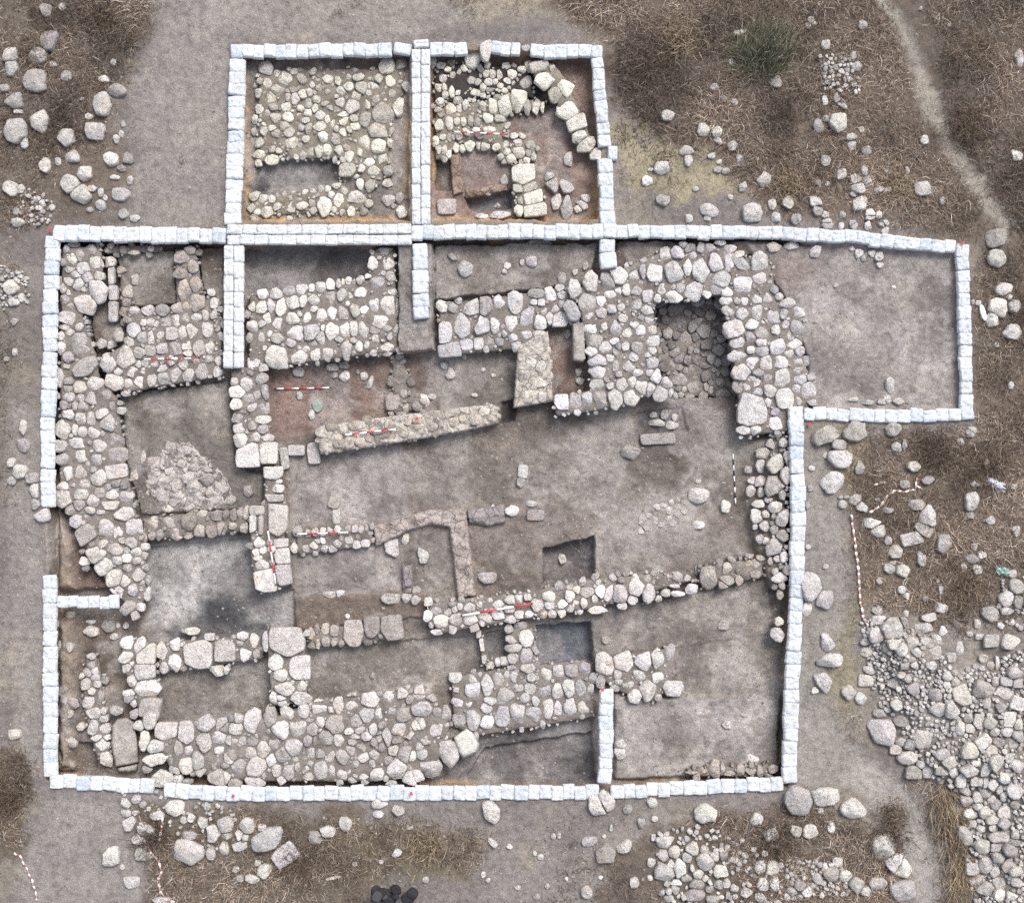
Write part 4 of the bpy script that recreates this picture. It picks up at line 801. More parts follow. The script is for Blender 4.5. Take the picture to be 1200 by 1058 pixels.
def stone_outlines(stones):
    """packed outlines in plan px around each stone's centre"""
    res = []
    for i, s in enumerate(stones):
        poly = corner_outline(s[3], s[4], s[5], s[6])
        for j, q in enumerate(stones):
            if i == j: continue
            dx, dy = q[1] - s[1], q[2] - s[2]; d = math.hypot(dx, dy)
            if d < .5 or d > (max(s[3], s[4]) + max(q[3], q[4])) * .62: continue
            ux, uy = dx / d, dy / d
            ri, rj = radius_towards(s, ux, uy), radius_towards(q, ux, uy)
            if (ri + rj) * 1.14 > d:
                c2 = clip_half(poly, ux, uy, max(d * ri / (ri + rj) - .13, .8))
                if len(c2) >= 3: poly = c2
        k = .07 if s[6] else .085
        poly = chaikin(chaikin(poly, k), .25)
        res.append(poly)
    return res
RINGS = [(.86, -1.0), (1.0, -.55), (1.0, -.34), (.975, -.13), (.92, -.03), (.80, .0), (.62, .006), (.42, .01), (.21, .012)]
FACES = {}
def ring_faces(n):
    if n not in FACES:
        f = []
        for r in range(len(RINGS) - 1):
            for k in range(n): f.append((r * n + k, r * n + (k + 1) % n, (r + 1) * n + (k + 1) % n, (r + 1) * n + k))
        top = len(RINGS) * n
        tr = [((len(RINGS) - 1) * n + k, (len(RINGS) - 1) * n + (k + 1) % n, top) for k in range(n)]
        FACES[n] = (np.array(f), np.array(tr))
    return FACES[n]
def stone_geo(poly, cx, cy, ztop, height, blk, flat=1.0):
    """verts (world) of one stone whose outline (plan px) sits round (cx, cy) with its top at ztop"""
    k = PX * (CAM_H - ztop) / CAM_H
    xs = [p[0] for p in poly]; ys = [p[1] for p in poly]
    size = math.sqrt(max(1e-6, (max(xs) - min(xs)) * (max(ys) - min(ys)))) * k
    n = 14 if size < .16 else (22 if size < .4 else 30)
    ol = resample(poly, n)
    mx = sum(p[0] for p in ol) / n; my = sum(p[1] for p in ol) / n
    X0, Y0, _ = W(cx + mx, cy + my, ztop)
    edge = min(.27 * size, .10) * (.45 if blk else flat)
    tx, ty = R.uniform(-.14, .14), R.uniform(-.14, .14)
    if blk: tx *= .3; ty *= .3
    off = R.random() * 50
    PL = []
    for _ in range(0 if blk else 4):
        a = R.random() * 6.283; sl = R.uniform(.2, .8); PL.append((math.cos(a) * sl, math.sin(a) * sl, R.uniform(.04, .16) * size))
    V = []
    for ri, (s, zz) in enumerate(RINGS):
        for (x, y) in ol:
            lx = (x - mx) * k * s; ly = -(y - my) * k * s
            nz = mnoise.noise(Vector((lx * 6 + off, ly * 6, ri * .35)))
            n2 = mnoise.noise(Vector((lx * 17 + off, ly * 17 + 3, ri * .5)))
            if zz <= -.55:
                z = -height if zz == -1.0 else -max(edge * 1.2, height * .45)
            else:
                z = zz / .34 * edge if zz < 0 else zz * size
            if ri >= 1:
                f = 1 + (.06 * nz + .07 * n2) * (.4 if blk else 1)
                lx *= f; ly *= f
            if ri >= 2:
                z += (nz * .09 + n2 * .05) * min(size, .5) * (.35 if blk else 1) + (lx * tx + ly * ty)
                if PL: z = min([z] + [c - lx * a - ly * b + zz * edge for a, b, c in PL]) if ri >= 3 else z + .5 * min([0] + [c - lx * a - ly * b for a, b, c in PL])
            V.append((lx, ly, z))
    V.append((0, 0, .02 * size + mnoise.noise(Vector((off, 0, 3))) * .04 * size))
    return (X0, Y0, ztop), np.array(V), n
def add_stone(name, poly, cx, cy, ztop, height, blk, tone, parent=None, flat=1.0):
    loc, V, n = stone_geo(poly, cx, cy, ztop, height, blk, flat)
    fq, ft = ring_faces(n)
    o = bpy.data.objects.new(name, np_mesh(name, V, ft, fq, M_STONE))
    o.location = loc
    j = R.uniform(.93, 1.07)
    o.color = (tone[0] * j, tone[1] * j * R.uniform(.98, 1.01), tone[2] * j * R.uniform(.95, 1.03), 1)
    return link(o, parent)
def merge_stones(name, items, tone, mat, parent=None):
    """many small stones as one mesh; items: (poly, cx, cy, ztop, height, blk)"""
    VS, FQ, FT = [], [], []; off = 0
    for it in items:
        loc, V, n = stone_geo(*it)
        fq, ft = ring_faces(n)
        VS.append(V + np.array(loc)); FQ.append(fq + off); FT.append(ft + off); off += len(V)
    o = bpy.data.objects.new(name, np_mesh(name, np.concatenate(VS), np.concatenate(FT), np.concatenate(FQ), mat))
    o.color = (*tone, 1)
    if parent is not None:
        o.data.transform(Matrix.Translation(-parent.location)); COL.objects.link(o); o.parent = parent
    else: COL.objects.link(o)
    return o
def prism(name, poly, ztop, zbot, mat, parent=None, step=3.0, amp=.03, jit=.8, inset=0.0, lat=4.0):
    """earth or masonry body: outline extruded from zbot to a rough top at ztop"""
    m = len(poly); P = []
    area = sum(poly[i][0] * poly[(i+1) % m][1] - poly[(i+1) % m][0] * poly[i][1] for i in range(m))
    if area > 0: poly = poly[::-1]
    for i in range(m):
        p, q = poly[i], poly[(i + 1) % m]; L = math.hypot(q[0] - p[0], q[1] - p[1]); k = max(1, int(L / step))
        for t in range(k): P.append((p[0] + (q[0] - p[0]) * t / k, p[1] + (q[1] - p[1]) * t / k))
    n = len(P)
    def nrm(i):
        a, b = P[i - 1], P[(i + 1) % n]; dx, dy = b[0] - a[0], b[1] - a[1]; l = math.hypot(dx, dy) or 1
        return -dy / l, dx / l            # inward for this winding
    bm = bmesh.new()
    rings = []
    JI = [R.uniform(-jit, jit) for _ in P]
    for ins, z in ((0 - 2.0, zbot), (-.6, zbot * .5 + ztop * .5), (0.0, ztop - .05), (1.3, ztop)):
        ring = []
        for i, p in enumerate(P):
            a, b = nrm(i); e = (ins + inset) + JI[i] * (.6 if z > zbot else 0)
            # inward normal sign decided by area test below
            q = (p[0] + SGN * a * e, p[1] + SGN * b * e)
            x, y, _ = W(q[0], q[1], z)
            ring.append(bm.verts.new((x, y, z + (amp * mnoise.noise(Vector((x * 4, y * 4, z * 3))) if z > zbot else 0))))
        rings.append(ring)
    for a, b in zip(rings, rings[1:]):
        for i in range(n): bm.faces.new((a[i], a[(i + 1) % n], b[(i + 1) % n], b[i]))
    # rough top: lattice points inside plus constrained fill
    ring = rings[-1]
    co2 = [Vector((v.co.x, v.co.y)) for v in ring]
    pxy = [unpx(v.co.x, v.co.y, ztop) for v in ring]
    xs = [p[0] for p in pxy]; ys = [p[1] for p in pxy]; g = lat
    yy = min(ys)
    while yy < max(ys):
        xx = min(xs) + R.uniform(0, g)
        while xx < max(xs):
            a, b = xx + R.uniform(-.3, .3) * g, yy + R.uniform(-.3, .3) * g
            if inside(a, b, pxy) and min((a - q[0]) ** 2 + (b - q[1]) ** 2 for q in pxy) > (.45 * g) ** 2:
                w3 = W(a, b, ztop); co2.append(Vector((w3[0], w3[1])))
            xx += g
        yy += g
    vo, _e, fo, ov, _oe, _of = delaunay_2d_cdt(co2, [], [list(range(n))], 1, 1e-5)
    vm = []
    for k, v in enumerate(vo):
        src = [q for q in ov[k] if q < n]
        if src: vm.append(ring[src[0]])
        else: vm.append(bm.verts.new((v.x, v.y, ztop + amp * (1.5 * mnoise.noise(Vector((v.x * 3.5, v.y * 3.5, 1))) + 1.0 * mnoise.noise(Vector((v.x * 11, v.y * 11, 5))) + .5 * mnoise.noise(Vector((v.x * 25, v.y * 25, 9)))))))
    for f in fo:
        try: bm.faces.new([vm[q] for q in f])
        except ValueError: pass
    bmesh.ops.recalc_face_normals(bm, faces=bm.faces)
    me = bpy.data.meshes.new(name); bm.to_mesh(me); bm.free()
    for p in me.polygons: p.use_smooth = True
    me.materials.append(mat)
    o = bpy.data.objects.new(name, me)
    if parent is not None:
        me.transform(Matrix.Translation(-parent.location)); COL.objects.link(o); o.parent = parent
    else: COL.objects.link(o)
    return o
SGN = -1; BSET = ()

def fill_points(poly, lo, hi, n, taken):
    """extra small stones in the gaps of a wall"""
    xs = [p[0] for p in poly]; ys = [p[1] for p in poly]; out = []
    for _ in range(n * 6):
        if len(out) >= n: break
        x, y = R.uniform(min(xs), max(xs)), R.uniform(min(ys), max(ys))
        if not inside(x, y, poly): continue
        d = R.uniform(lo, hi); ok = True
        for s in taken:
            dx, dy = x - s[1], y - s[2]; L = math.hypot(dx, dy)
            if L > max(s[3], s[4]) * .75 + d: continue
            if L < .5 or L < radius_towards(s, dx / L, dy / L) * .98 + d * .33: ok = False; break
        if not ok: continue
        s = ('', x, y, d * R.uniform(.85, 1.4), d * R.uniform(.7, 1.1), R.uniform(0, 180), R.random() < .25)
        out.append(s); taken.append(s)
    return out
def collapse_z(x): return DZ * (-.80 + .62 * min(max((x - 872) / 55, 0), 1))
def build_walls():
    for wid, (kind, label, zt, zf, tone, polys, filler) in WALLS.items():
        st = [s for s in STONES if s[0] == wid]
        allp = [p for q in polys for p in q] or [(s[1], s[2]) for s in st]
        cx = sum(p[0] for p in allp) / len(allp); cy = sum(p[1] for p in allp) / len(allp)
        base = W(cx, cy, zf)
        e = empty(kind, base, label, kind.replace('_', ' '), None); e['kind'] = 'thing'
        if wid == 'ring': polys = []
        for poly in polys:
            prism('core', poly, zt - ({'plaster': .0, 'debris': .03, 'longpl': .02}.get(wid, .065)), zf - .35, M_SLAB['pinkrubble'] if wid == 'debris' else M_SLAB['buff'] if wid in ('plaster', 'longpl') else M_CHAR if wid == 'trnorth' else M_MORTAR_P if tone == 'cream' else M_MORTAR, e, inset=0.0 if wid in ('plaster', 'debris', 'longpl') else 2.6, amp=.08 if wid == 'debris' else .055 if wid in ('plaster', 'longpl') else .03, lat=2.4 if wid in ('plaster', 'debris', 'longpl') else 5.0, jit=3.0 if wid == 'debris' else .8)
        st = sorted(st, key=lambda s: -s[3] * s[4])
        taken = list(st)
        fl = []
        if filler:
            for poly in (polys or [COLLAPSE_FILL]): fl += fill_points(poly, filler[1] * 1.2, filler[1] * 2.3, filler[2] // 3, taken) + fill_points(poly, filler[0], filler[1], filler[2], taken)
        ols = stone_outlines(st + fl)
        small = []
        for i, (s, ol) in enumerate(zip(st + fl, ols)):
            size = math.sqrt(s[3] * s[4])
            if wid == 'collapse': z = collapse_z(s[1]) + .05 + .006 * size
            else: z = zt + R.uniform(-.05, .04) + (.03 if size > 18 else 0) - (.05 if size < 7 else 0)
            if wid in ('plaster', 'longpl'): z += .015
            if wid == 'cist': z += R.uniform(-.01, .03)
            if wid == 'debris': z += -.05 + .08 * max(0, 1 - math.hypot(s[1] - 222, s[2] - 560) / 60)
            if wid == 'bankw': z = gp(s[1], s[2])[2] + .06
            if wid == 'ring': z = gp(s[1], s[2])[2] + .03
            h = max(.22, .012 * size) if wid not in ('ring',) else .12
            if wid == 'debris': z += R.uniform(-.03, .05)
            if wid in ('cist', 'tlpave', 'cob', 'ring', 'debris'): h = .15
            if i < len(st) and i < 100:
                o = add_stone('stone' if not s[6] else 'dressed_block', ol, s[1], s[2], z, h, s[6], TONE[tone], e)
            else: small.append((ol, s[1], s[2], z, h, s[6]))
        if small:
            o = merge_stones('small_stones', small, tuple(.78 * q for q in TONE[tone]), M_STONE_I, e); stuff(o)
    for nm, lab, poly, zt, zb, mk in SLABS:
        o = prism(nm, poly, zt, zb, M_SLAB[mk], None, 3.0, .02 if nm in ('stone_slab', 'dressed_block') else .05, .3 if nm in ('stone_slab', 'dressed_block', 'threshold_kerb') else 1.0, 0.0, 2.8)
        tag(o, lab, nm.replace('_', ' ')); o['kind'] = 'thing'
build_walls()

# ------------------------------------------------------------------ sandbags
ORD = ['first', 'second', 'third', 'fourth', 'fifth', 'sixth', 'seventh', 'eighth', 'ninth', 'tenth', 'eleventh', 'twelfth', 'thirteenth', 'fourteenth', 'fifteenth', 'sixteenth',
       'seventeenth', 'eighteenth', 'nineteenth', 'twentieth']
def ordinal(i):
    if i < 20: return ORD[i]
    t, u = divmod(i + 1, 10)
    tens = {2: ('twenty', 'twentieth'), 3: ('thirty', 'thirtieth'), 4: ('forty', 'fortieth')}[t]
    return tens[1] if u == 0 else tens[0] + '-' + ORD[u - 1]
# phrase, centre line, count, width across the row, counted from
ROWS = [
 ('along the top of the upper west square', [(270,60),(458,58)], 14, 17, 'west'),
 ('capping the top corner between both upper squares', [(462,57),(481,59)], 1, 15, 'west'),
 ('down the west side of the upper west square', [(278,69),(276,150),(272,263)], 14, 20, 'top'),
 ('starting the top of the upper east square', [(504,57),(547,56)], 3, 17, 'west'),
 ('topping the upper east square between its two boulders', [(576,55),(609,57)], 3, 17, 'west'),
 ('topping the upper east square near its east corner', [(622,59),(706,60)], 6, 17, 'west'),
 ('above the gap in the upper east square side', [(700,68),(704,120),(709,171)], 8, 15.5, 'top'),
 ('standing alone beside the gap in the upper east row', [(717.5,171),(718,187)], 1, 11.5, 'top'),
 ('below the gap in the upper east square side', [(709.5,186),(712,263)], 5, 18, 'top'),
 ('on the long upper edge above the northwest chamber', [(62,272),(150,275),(264,276)], 14, 19, 'west'),
 ('under the upper east square', [(482,272),(722,271)], 18, 18, 'west'),
 ('on the long upper edge east of the upper squares', [(722,271),(900,272),(1000,277),(1040,283),(1120,289)], 28, 16.5, 'west'),
 ('down the east side of the bare eastern trench', [(1128,287),(1131,380),(1134,492)], 14, 16, 'top'),
 ('along the bottom of the bare eastern trench', [(942,485),(1040,487),(1126,487)], 13, 16, 'west'),
 ('down the long east side of the main dig', [(933,476),(936,600),(934,700),(929,800),(925,917)], 28, 18, 'top'),
 ('along the bottom edge east of the single upright row', [(716,930),(800,924),(918,919)], 14, 16.5, 'west'),
 ('along the bottom edge under the boulder wall', [(192,927),(250,930),(300,931),(500,930),(702,929)], 35, 17.5, 'west'),
 ('at the bottom west corner', [(58,916),(120,919),(179,922)], 8, 17, 'west'),
 ('down the west side below the opening', [(57,674),(57.5,780),(58,909)], 14, 17, 'top'),
 ('in the short spur beside the west opening', [(66,706),(138,706)], 6, 15, 'west'),
 ('down the west side above the opening', [(61,277),(58,350),(57,420),(54.5,500),(55,595)], 21, 17.5, 'top'),
 ('in the stub ending above the earth baulk', [(492,285),(493,374)], 6, 19, 'top'),
 ('in the tiny stub above the big pale wall', [(711.5,281),(713,313)], 2, 20, 'top'),
 ('in the upright row beside the deep probe trench', [(711,808),(710.5,860),(709,919)], 7, 17, 'top'),
]
DOUBLE = [
 ([(487.5,58),(487.5,263)], 12, 11), ([(498.5,58),(498.5,263)], 12, 11), ([(485,52),(502,51)], 1, 10),
 ([(266,269),(482,268)], 13, 12), ([(266,281),(482,281)], 13, 12), ([(268,288),(267,431)], 8.5, 12), ([(279.5,288),(279,431)], 8.5, 12),
]
def along(line, n):
    L = [0]
    for p, q in zip(line, line[1:]): L.append(L[-1] + math.hypot(q[0] - p[0], q[1] - p[1]))
    # uneven bag widths
    ws = [R.uniform(.88, 1.12) for _ in range(n)]; tot = sum(ws); out = []; s = 0
    for w in ws:
        m = (s + w / 2) / tot * L[-1]; k = 0
        while k < len(L) - 2 and L[k + 1] < m: k += 1
        t = (m - L[k]) / (L[k + 1] - L[k]); p, q = line[k], line[k + 1]
        out.append((p[0] + (q[0] - p[0]) * t, p[1] + (q[1] - p[1]) * t, math.atan2(q[1] - p[1], q[0] - p[0]), w / tot * L[-1])); s += w
    return out
def bag_geo(w, l, T):
    """w: along the row, l: across; a filled sack lying flat"""
    nx, ny = 12, 14; V = []; off = R.random() * 90
    sk = R.uniform(-.05, .05)
    for j in range(ny + 1):
        for i in range(nx + 1):
            u = -1 + 2 * (i - 1) / (nx - 2); v = -1 + 2 * j / ny
            u = math.copysign(min(abs(u), 1) ** .8 * .985, u); v = math.copysign(abs(v) ** .8, v)
            if i in (0, nx): u = -1.0 if i == 0 else 1.0
            n1 = mnoise.noise(Vector((u * 1.6 + off, v * 1.6, 0))); n2 = mnoise.noise(Vector((u * 4 + off, v * 2.5, 7)))
            x = u * w * .5 * (1 + .03 * n1 - .05 * abs(v) ** 6) ; y = v * l * .5 * (1 + .05 * mnoise.noise(Vector((u * 2 + off, v, 3))) - .03 * abs(u) ** 6)
            x += sk * y
            q = (0 if i in (0, nx) else .22 + .78 * (1 - abs(u) ** 6)) * max(0, (1 - abs(v) ** 7))
            z = T * q ** .30 * (1 + .24 * n1 + .16 * n2)
            V.append((x, y, z - .01))
    F = [(j * (nx + 1) + i, j * (nx + 1) + i + 1, (j + 1) * (nx + 1) + i + 1, (j + 1) * (nx + 1) + i) for j in range(ny) for i in range(nx)]
    return np.array(V), np.array(F)
def build_bags():
    for phrase, line, n, wid, frm in ROWS:
        for i, (x, y, a, w) in enumerate(along(line, n)):
            T = R.uniform(.095, .125)
            V, F = bag_geo(w * PX * 1.075, wid * PX * R.uniform(.92, 1.07), T)
            o = bpy.data.objects.new('sandbag', np_mesh('sandbag', V, None, F, M_BAG))
            px, py = x + R.uniform(-.5, .5), y + R.uniform(-1.0, 1.0)
            X0, Y0, _ = W(px, py, .08)
            o.location = (X0, Y0, max(-.02, min(.02, gh(X0, Y0))))
            o.rotation_euler = (0, 0, -a + R.uniform(-.10, .10))
            g = R.uniform(.55, .67); o.color = (g * .955, g * .99, g * 1.03, 1)
            if n == 1: lab = 'white sandbag ' + phrase
            else: lab = '%s sandbag from the %s, %s' % (ordinal(i), frm, phrase)
            tag(link(o), lab, 'sandbag', 'white sandbags edging the dig')
    VS, FS = [], []; off = 0
    for line, n, wid in DOUBLE:
        for x, y, a, w in along(line, int(n)):
            V, F = bag_geo(w * PX * 1.04, wid * PX * R.uniform(.98, 1.05), R.uniform(.095, .125))
            a2 = -a + R.uniform(-.03, .03); c, s = math.cos(a2), math.sin(a2)
            X0, Y0, _ = W(x + R.uniform(-.3, .3), y + R.uniform(-.3, .3), .08)
            VV = np.stack([V[:, 0] * c - V[:, 1] * s + X0, V[:, 0] * s + V[:, 1] * c + Y0, V[:, 2]], -1)
            VS.append(VV); FS.append(F + off); off += len(V)
    o = bpy.data.objects.new('sandbags', np_mesh('sandbags', np.concatenate(VS), None, np.concatenate(FS), M_BAG))
    o.color = (.59, .615, .64, 1); stuff(link(o)); tag(o, 'double rows of small white sandbags on the baulks between the upper squares', 'sandbags')
build_bags()

# ------------------------------------------------------------------ loose stones
MARKS = [  # landmark phrase, plan position
 ('the green bush', 900, 45), ('the trail bend in the upper east scrub', 1090, 130), ('the top end of the upper east trail', 1030, 15), ('the east end of the upper trail', 1165, 255),
 ('the west top corner of the sandbags', 62, 272), ('the outer top corner of the upper west square', 272, 60), ('the outer top corner of the upper east square', 700, 58),
 ('the gap in the upper east sandbag row', 712, 178), ('the far east corner of the bare eastern trench', 1130, 288), ('the lower corner of the bare eastern trench', 1134, 488),
 ('the junction of sandbags below the bare eastern trench', 935, 485), ('the two white squared blocks', 1075, 625), ('the lower end of the striped tape', 1010, 722), ('the upper end of the striped tape', 998, 602),
 ('the crumpled white plastic', 1167, 567), ('the green plastic scrap', 1174, 669), ('the grey gravel heap', 1090, 820), ('the bend of the lower east trail', 1050, 930), ('the east edge boulders', 1185, 700),
 ('the swept straw tufts', 1115, 960), ('the lower east corner of the sandbags', 925, 918), ('the stone pile at the bottom edge', 820, 1010), ('the black stones at the bottom edge', 460, 1048),
 ('the pair of big slabs below the bottom sandbags', 320, 995), ('the break in the bottom sandbags', 185, 922), ('the striped tape at the bottom edge', 185, 1010), ('the west end of the upper row opening', 55, 600),
 ('the three boulders in the upper west grass', 88, 215), ('the west edge of the upper scrub', 12, 120), ('the plain path west of the upper square', 190, 150), ('the west edge rubble', 12, 335),
 ('the boulder on the bottom sandbag row', 705, 943), ('the lone oblong rock under the bottom sandbags', 576, 952), ('the bottom east corner of the view', 1185, 1040), ('the trail at the bottom edge', 1085, 1040),
 ('the white ring pier in the upper east square', 620, 225), ('the curving boulder row', 670, 120), ('the dark sunken chamber', 365, 315), ('the scale bar in the reddish room', 355, 455), ('the plastered wall', 480, 505),
 ('the big ashlar of the thick pale wall', 882, 480), ('the ringed hearth', 775, 602), ('the inverted L brick wall', 540, 610), ('the grey cobble strip', 395, 632), ('the earth baulk', 487, 395), ('the burnt patch', 610, 100),
 ('the isolated stone platform', 745, 785), ('the long low rubble wall', 650, 705), ('the pitted pier', 335, 760), ('the plaster debris', 220, 560), ('the three squared blocks', 440, 738), ('the bare eastern trench floor', 1030, 390),
 ('the dark pit in the hall', 665, 660), ('the upper west paving', 380, 130), ('the deep corner pit', 97, 882), ('the short sandbag spur', 100, 706),
]
DIRS = ['east', 'southeast', 'south', 'southwest', 'west', 'northwest', 'north', 'northeast']
def loose_labels(L):
    cell = {}
    for k, s in enumerate(L):
        m = min(range(len(MARKS)), key=lambda i: (MARKS[i][1] - s[1]) ** 2 + (MARKS[i][2] - s[2]) ** 2)
        dx, dy = s[1] - MARKS[m][1], s[2] - MARKS[m][2]; d = math.hypot(dx, dy)
        di = int(round(math.degrees(math.atan2(dy, dx)) / 45)) % 8
        cell.setdefault((m, di), []).append((d, k))
    lab = {}
    for (m, di), v in cell.items():
        v.sort()
        for r, (d, k) in enumerate(v):
            s = L[k]; size = math.sqrt(s[3] * s[4]); asp = max(s[3], s[4]) / min(s[3], s[4])
            word = 'large' if size > 20 else ('medium' if size > 13 else 'small')
            shape = 'squared' if s[6] else ('long' if asp > 1.5 else 'rounded')
            pre = '' if len(v) == 1 else (' nearest' if r == 0 else ' %s nearest' % ORD[r])
            lab[k] = '%s %s rock%s %s of %s' % (word, shape, (',' + pre) if pre else '', DIRS[di], MARKS[m][0])
    return lab
def build_loose():
    L = [s for s in STONES if s[0].startswith('loose')]
    L.sort(key=lambda s: -s[3] * s[4])
    L = [q if q[6] or 'rubble' not in q[0] or R.random() > .3 else q[:6] + (True,) for q in L]
    ols = stone_outlines(L)
    main, rest = L[:300], L[300:]
    labs = loose_labels(main)
    for k, s in enumerate(main):
        x, y, z = gp(s[1], s[2]); size = math.sqrt(s[3] * s[4]) * PX
        top = z + min(.30, .42 * size) * (.55 if s[6] else 1)
        if 'rubble' in s[0]: top += R.uniform(-.05, .10)
        if s[0] == 'loose:threshold': top = z + .12
        o = add_stone('squared_block' if s[6] else 'rock', ols[k], s[1], s[2], top, (top - z) + .08, s[6], TONE['loose'] if s[0] in ('loose:dry grass', 'loose:dry scrub', 'loose:rubble heap') else TONE['grey'], None, 1.5)
        tag(o, labs[k], 'rock', 'loose rocks around the dig')
    items = []
    for s, ol in zip(rest, ols[300:]):
        x, y, z = gp(s[1], s[2]); size = math.sqrt(s[3] * s[4]) * PX
        items.append((ol, s[1], s[2], z + .45 * size, .45 * size + .05, False, 1.3))
    # small rubble between the traced rocks of the heaps
    taken = list(L)
    heaps = [([(1010,730),(1075,735),(1120,790),(1205,760),(1260,800),(1260,1100),(1150,1100),(1130,1000),(1128,930),(1080,905),(1060,860),(1020,800)], 2.5, 5.5, 1300),
             ([(765,975),(830,965),(880,990),(930,1020),(935,1075),(780,1075),(770,1020)], 3, 7, 130),
             ([(960,60),(1000,70),(1010,110),(965,105)], 2.5, 5, 60), ([(1010,725),(1060,730),(1090,790),(1050,830),(1020,790)], 2, 5, 160),
             ([(20,220),(60,225),(60,265),(20,262)], 2, 5, 40), ([(1170,680),(1230,670),(1230,740),(1165,735)], 3, 8, 40), ([(0,310),(30,320),(34,350),(0,365)], 2, 5, 40),
             ([(120,905+10),(270,945),(290,990),(240,1010),(180,960)], 2, 5, 50), ([(920,1005),(990,1015),(1000,1050),(925,1050)], 2.5, 6, 60)]
    extra = []
    for poly, lo, hi, n in heaps: extra += fill_points(poly, lo, hi, n, taken)
    for s, ol in zip(extra, stone_outlines(extra)):
        x, y, z = gp(s[1], s[2]); size = math.sqrt(s[3] * s[4]) * PX
        items.append((ol, s[1], s[2], z + .5 * size + R.uniform(-.02, .07), .5 * size + .12, s[6], 1.3))
    o = merge_stones('rubble', items, TONE['loose'], M_STONE_I); stuff(o); tag(o, 'small grey rubble lying between the larger loose rocks', 'rubble')
build_loose()

# pebbles and crumbs of stone, countless: one mesh
def build_gravel():
    n = 42000
    px = NR.uniform(-60, 1260, n); py = NR.uniform(-60, 1120, n)
    w = np.full(n, .28)
    for poly, st in [([(1030,760),(1110,770),(1150,870),(1060,870)], 1.0), ([(66,285),(920,285),(920,915),(66,915)], .62), ([(285,66),(700,66),(700,260),(285,260)], .7),
                     ([(340,700),(500,690),(500,735),(345,740)], 1.0), ([(860,500),(930,500),(930,690),(880,690)], .9), ([(420,960),(720,970),(720,1058),(420,1058)], .55), ([(0,880),(60,940),(60,1058),(0,1058)], .5),
                     ([(940,10),(1020,10),(1040,250),(930,250)], .6), ([(150,930),(300,940),(280,1010),(150,1000)], .8)]:
        d = sdist(px, py, poly) + 20 * fbm(3, px, py, 30, 3)
        w = np.where(d < 0, np.maximum(w, st), w)
    w *= np.clip(.7 + 1.6 * fbm(6, px, py, 45, 3), .1, 1.3)
    keep = NR.rand(n) < w; px, py = px[keep], py[keep]; n = len(px)
    x, y, _ = W(px, py, 0); z = ghv(x, y)
    for _ in range(3):
        k = PX * (CAM_H - z) / CAM_H; x = (px - 600) * k; y = (529 - py) * k; z = ghv(x, y)
    r = .008 + .034 * NR.rand(n) ** 3.0
    base = np.array([(1,0,0),(.5,.87,0),(-.5,.87,0),(-1,0,0),(-.5,-.87,0),(.5,-.87,0),(.62,.3,.62),(-.1,.68,.6),(-.6,-.1,.66),(.1,-.62,.58),(0,0,.86)])
    fc = np.array([(0,1,6),(1,7,6),(1,2,7),(2,3,8),(2,8,7),(3,4,8),(4,9,8),(4,5,9),(5,0,6),(5,6,9),(6,7,10),(7,8,10),(8,9,10),(9,6,10)])
    a = NR.rand(n) * 6.28; ca, sa = np.cos(a), np.sin(a)
    sx = r * NR.uniform(.8, 1.5, n); sy = r * NR.uniform(.6, 1.0, n); sz = r * NR.uniform(.5, .9, n)
    B = base[None] * np.stack([sx, sy, sz], -1)[:, None] * NR.uniform(.8, 1.2, (n, len(base), 1))
    V = np.stack([B[..., 0] * ca[:, None] - B[..., 1] * sa[:, None] + x[:, None], B[..., 0] * sa[:, None] + B[..., 1] * ca[:, None] + y[:, None], B[..., 2] + z[:, None] - .003], -1)
    F = fc[None] + (np.arange(n) * len(base))[:, None, None]
    o = bpy.data.objects.new('gravel', np_mesh('gravel', V.reshape(-1, 3), F.reshape(-1, 3), None, M_STONE_I, None, False))
    o.color = (*lin(158, 150, 142), 1); stuff(link(o)); tag(o, 'scattered pebbles and stone chips over soil and dig floors', 'gravel')
build_gravel()
# ------------------------------------------------------------------ dry vegetation
SCRUB = [  # outline, density
 ([(-200,-200),(200,-200),(165,30),(140,70),(130,120),(120,180),(70,200),(40,260),(-200,290)], .75), ([(60,-200),(240,-200),(180,20),(150,60),(80,40)], 1.0), ([(320,-200),(660,-200),(660,12),(500,14),(340,10)], .35),
 ([(600,-200),(1000,-200),(1062,100),(1085,150),(1150,268),(900,250),(860,190),(790,160),(730,115),(712,40),(650,6)], 1.0), ([(720,20),(850,20),(840,120),(760,140),(720,100)], .9),
 ([(1076,-200),(1400,-200),(1400,262),(1190,262),(1135,170),(1098,80)], 1.0),
 ([(1150,300),(1400,280),(1400,730),(1170,735),(1080,725),(1010,710),(1000,610),(975,540),(1050,505),(1140,500)], .85), ([(1040,640),(1180,560),(1190,720),(1050,720)], .9),
 ([(955,500),(1030,500),(1015,580),(975,560)], .4), ([(140,945),(300,950),(420,970),(420,1300),(170,1300),(180,1020)], .6), ([(300,985),(370,990),(420,1020),(420,1060),(290,1060)], .8), ([(430,960),(560,975),(560,1020),(430,1020)], .55), ([(640,1010),(780,1000),(780,1300),(640,1300)], .3),
 ([(835,970),(920,945),(1000,955),(1060,1030),(1075,1300),(900,1300),(860,1010)], .9), ([(1058,905),(1128,925),(1140,1058),(1160,1300),(1100,1300),(1090,980)], .9),
 ([(-200,890),(22,890),(30,985),(-200,1000)], .9), ([(-200,300),(14,300),(20,600),(-200,620)], .25), ([(905,296),(960,300),(955,335),(915,345)], .3), ([(985,830),(1010,850),(1000,870),(975,850)], .6), ([(960,740),(990,760),(985,800),(965,800)], .4),
 ([(720,150),(790,170),(800,215),(720,215)], .3)]
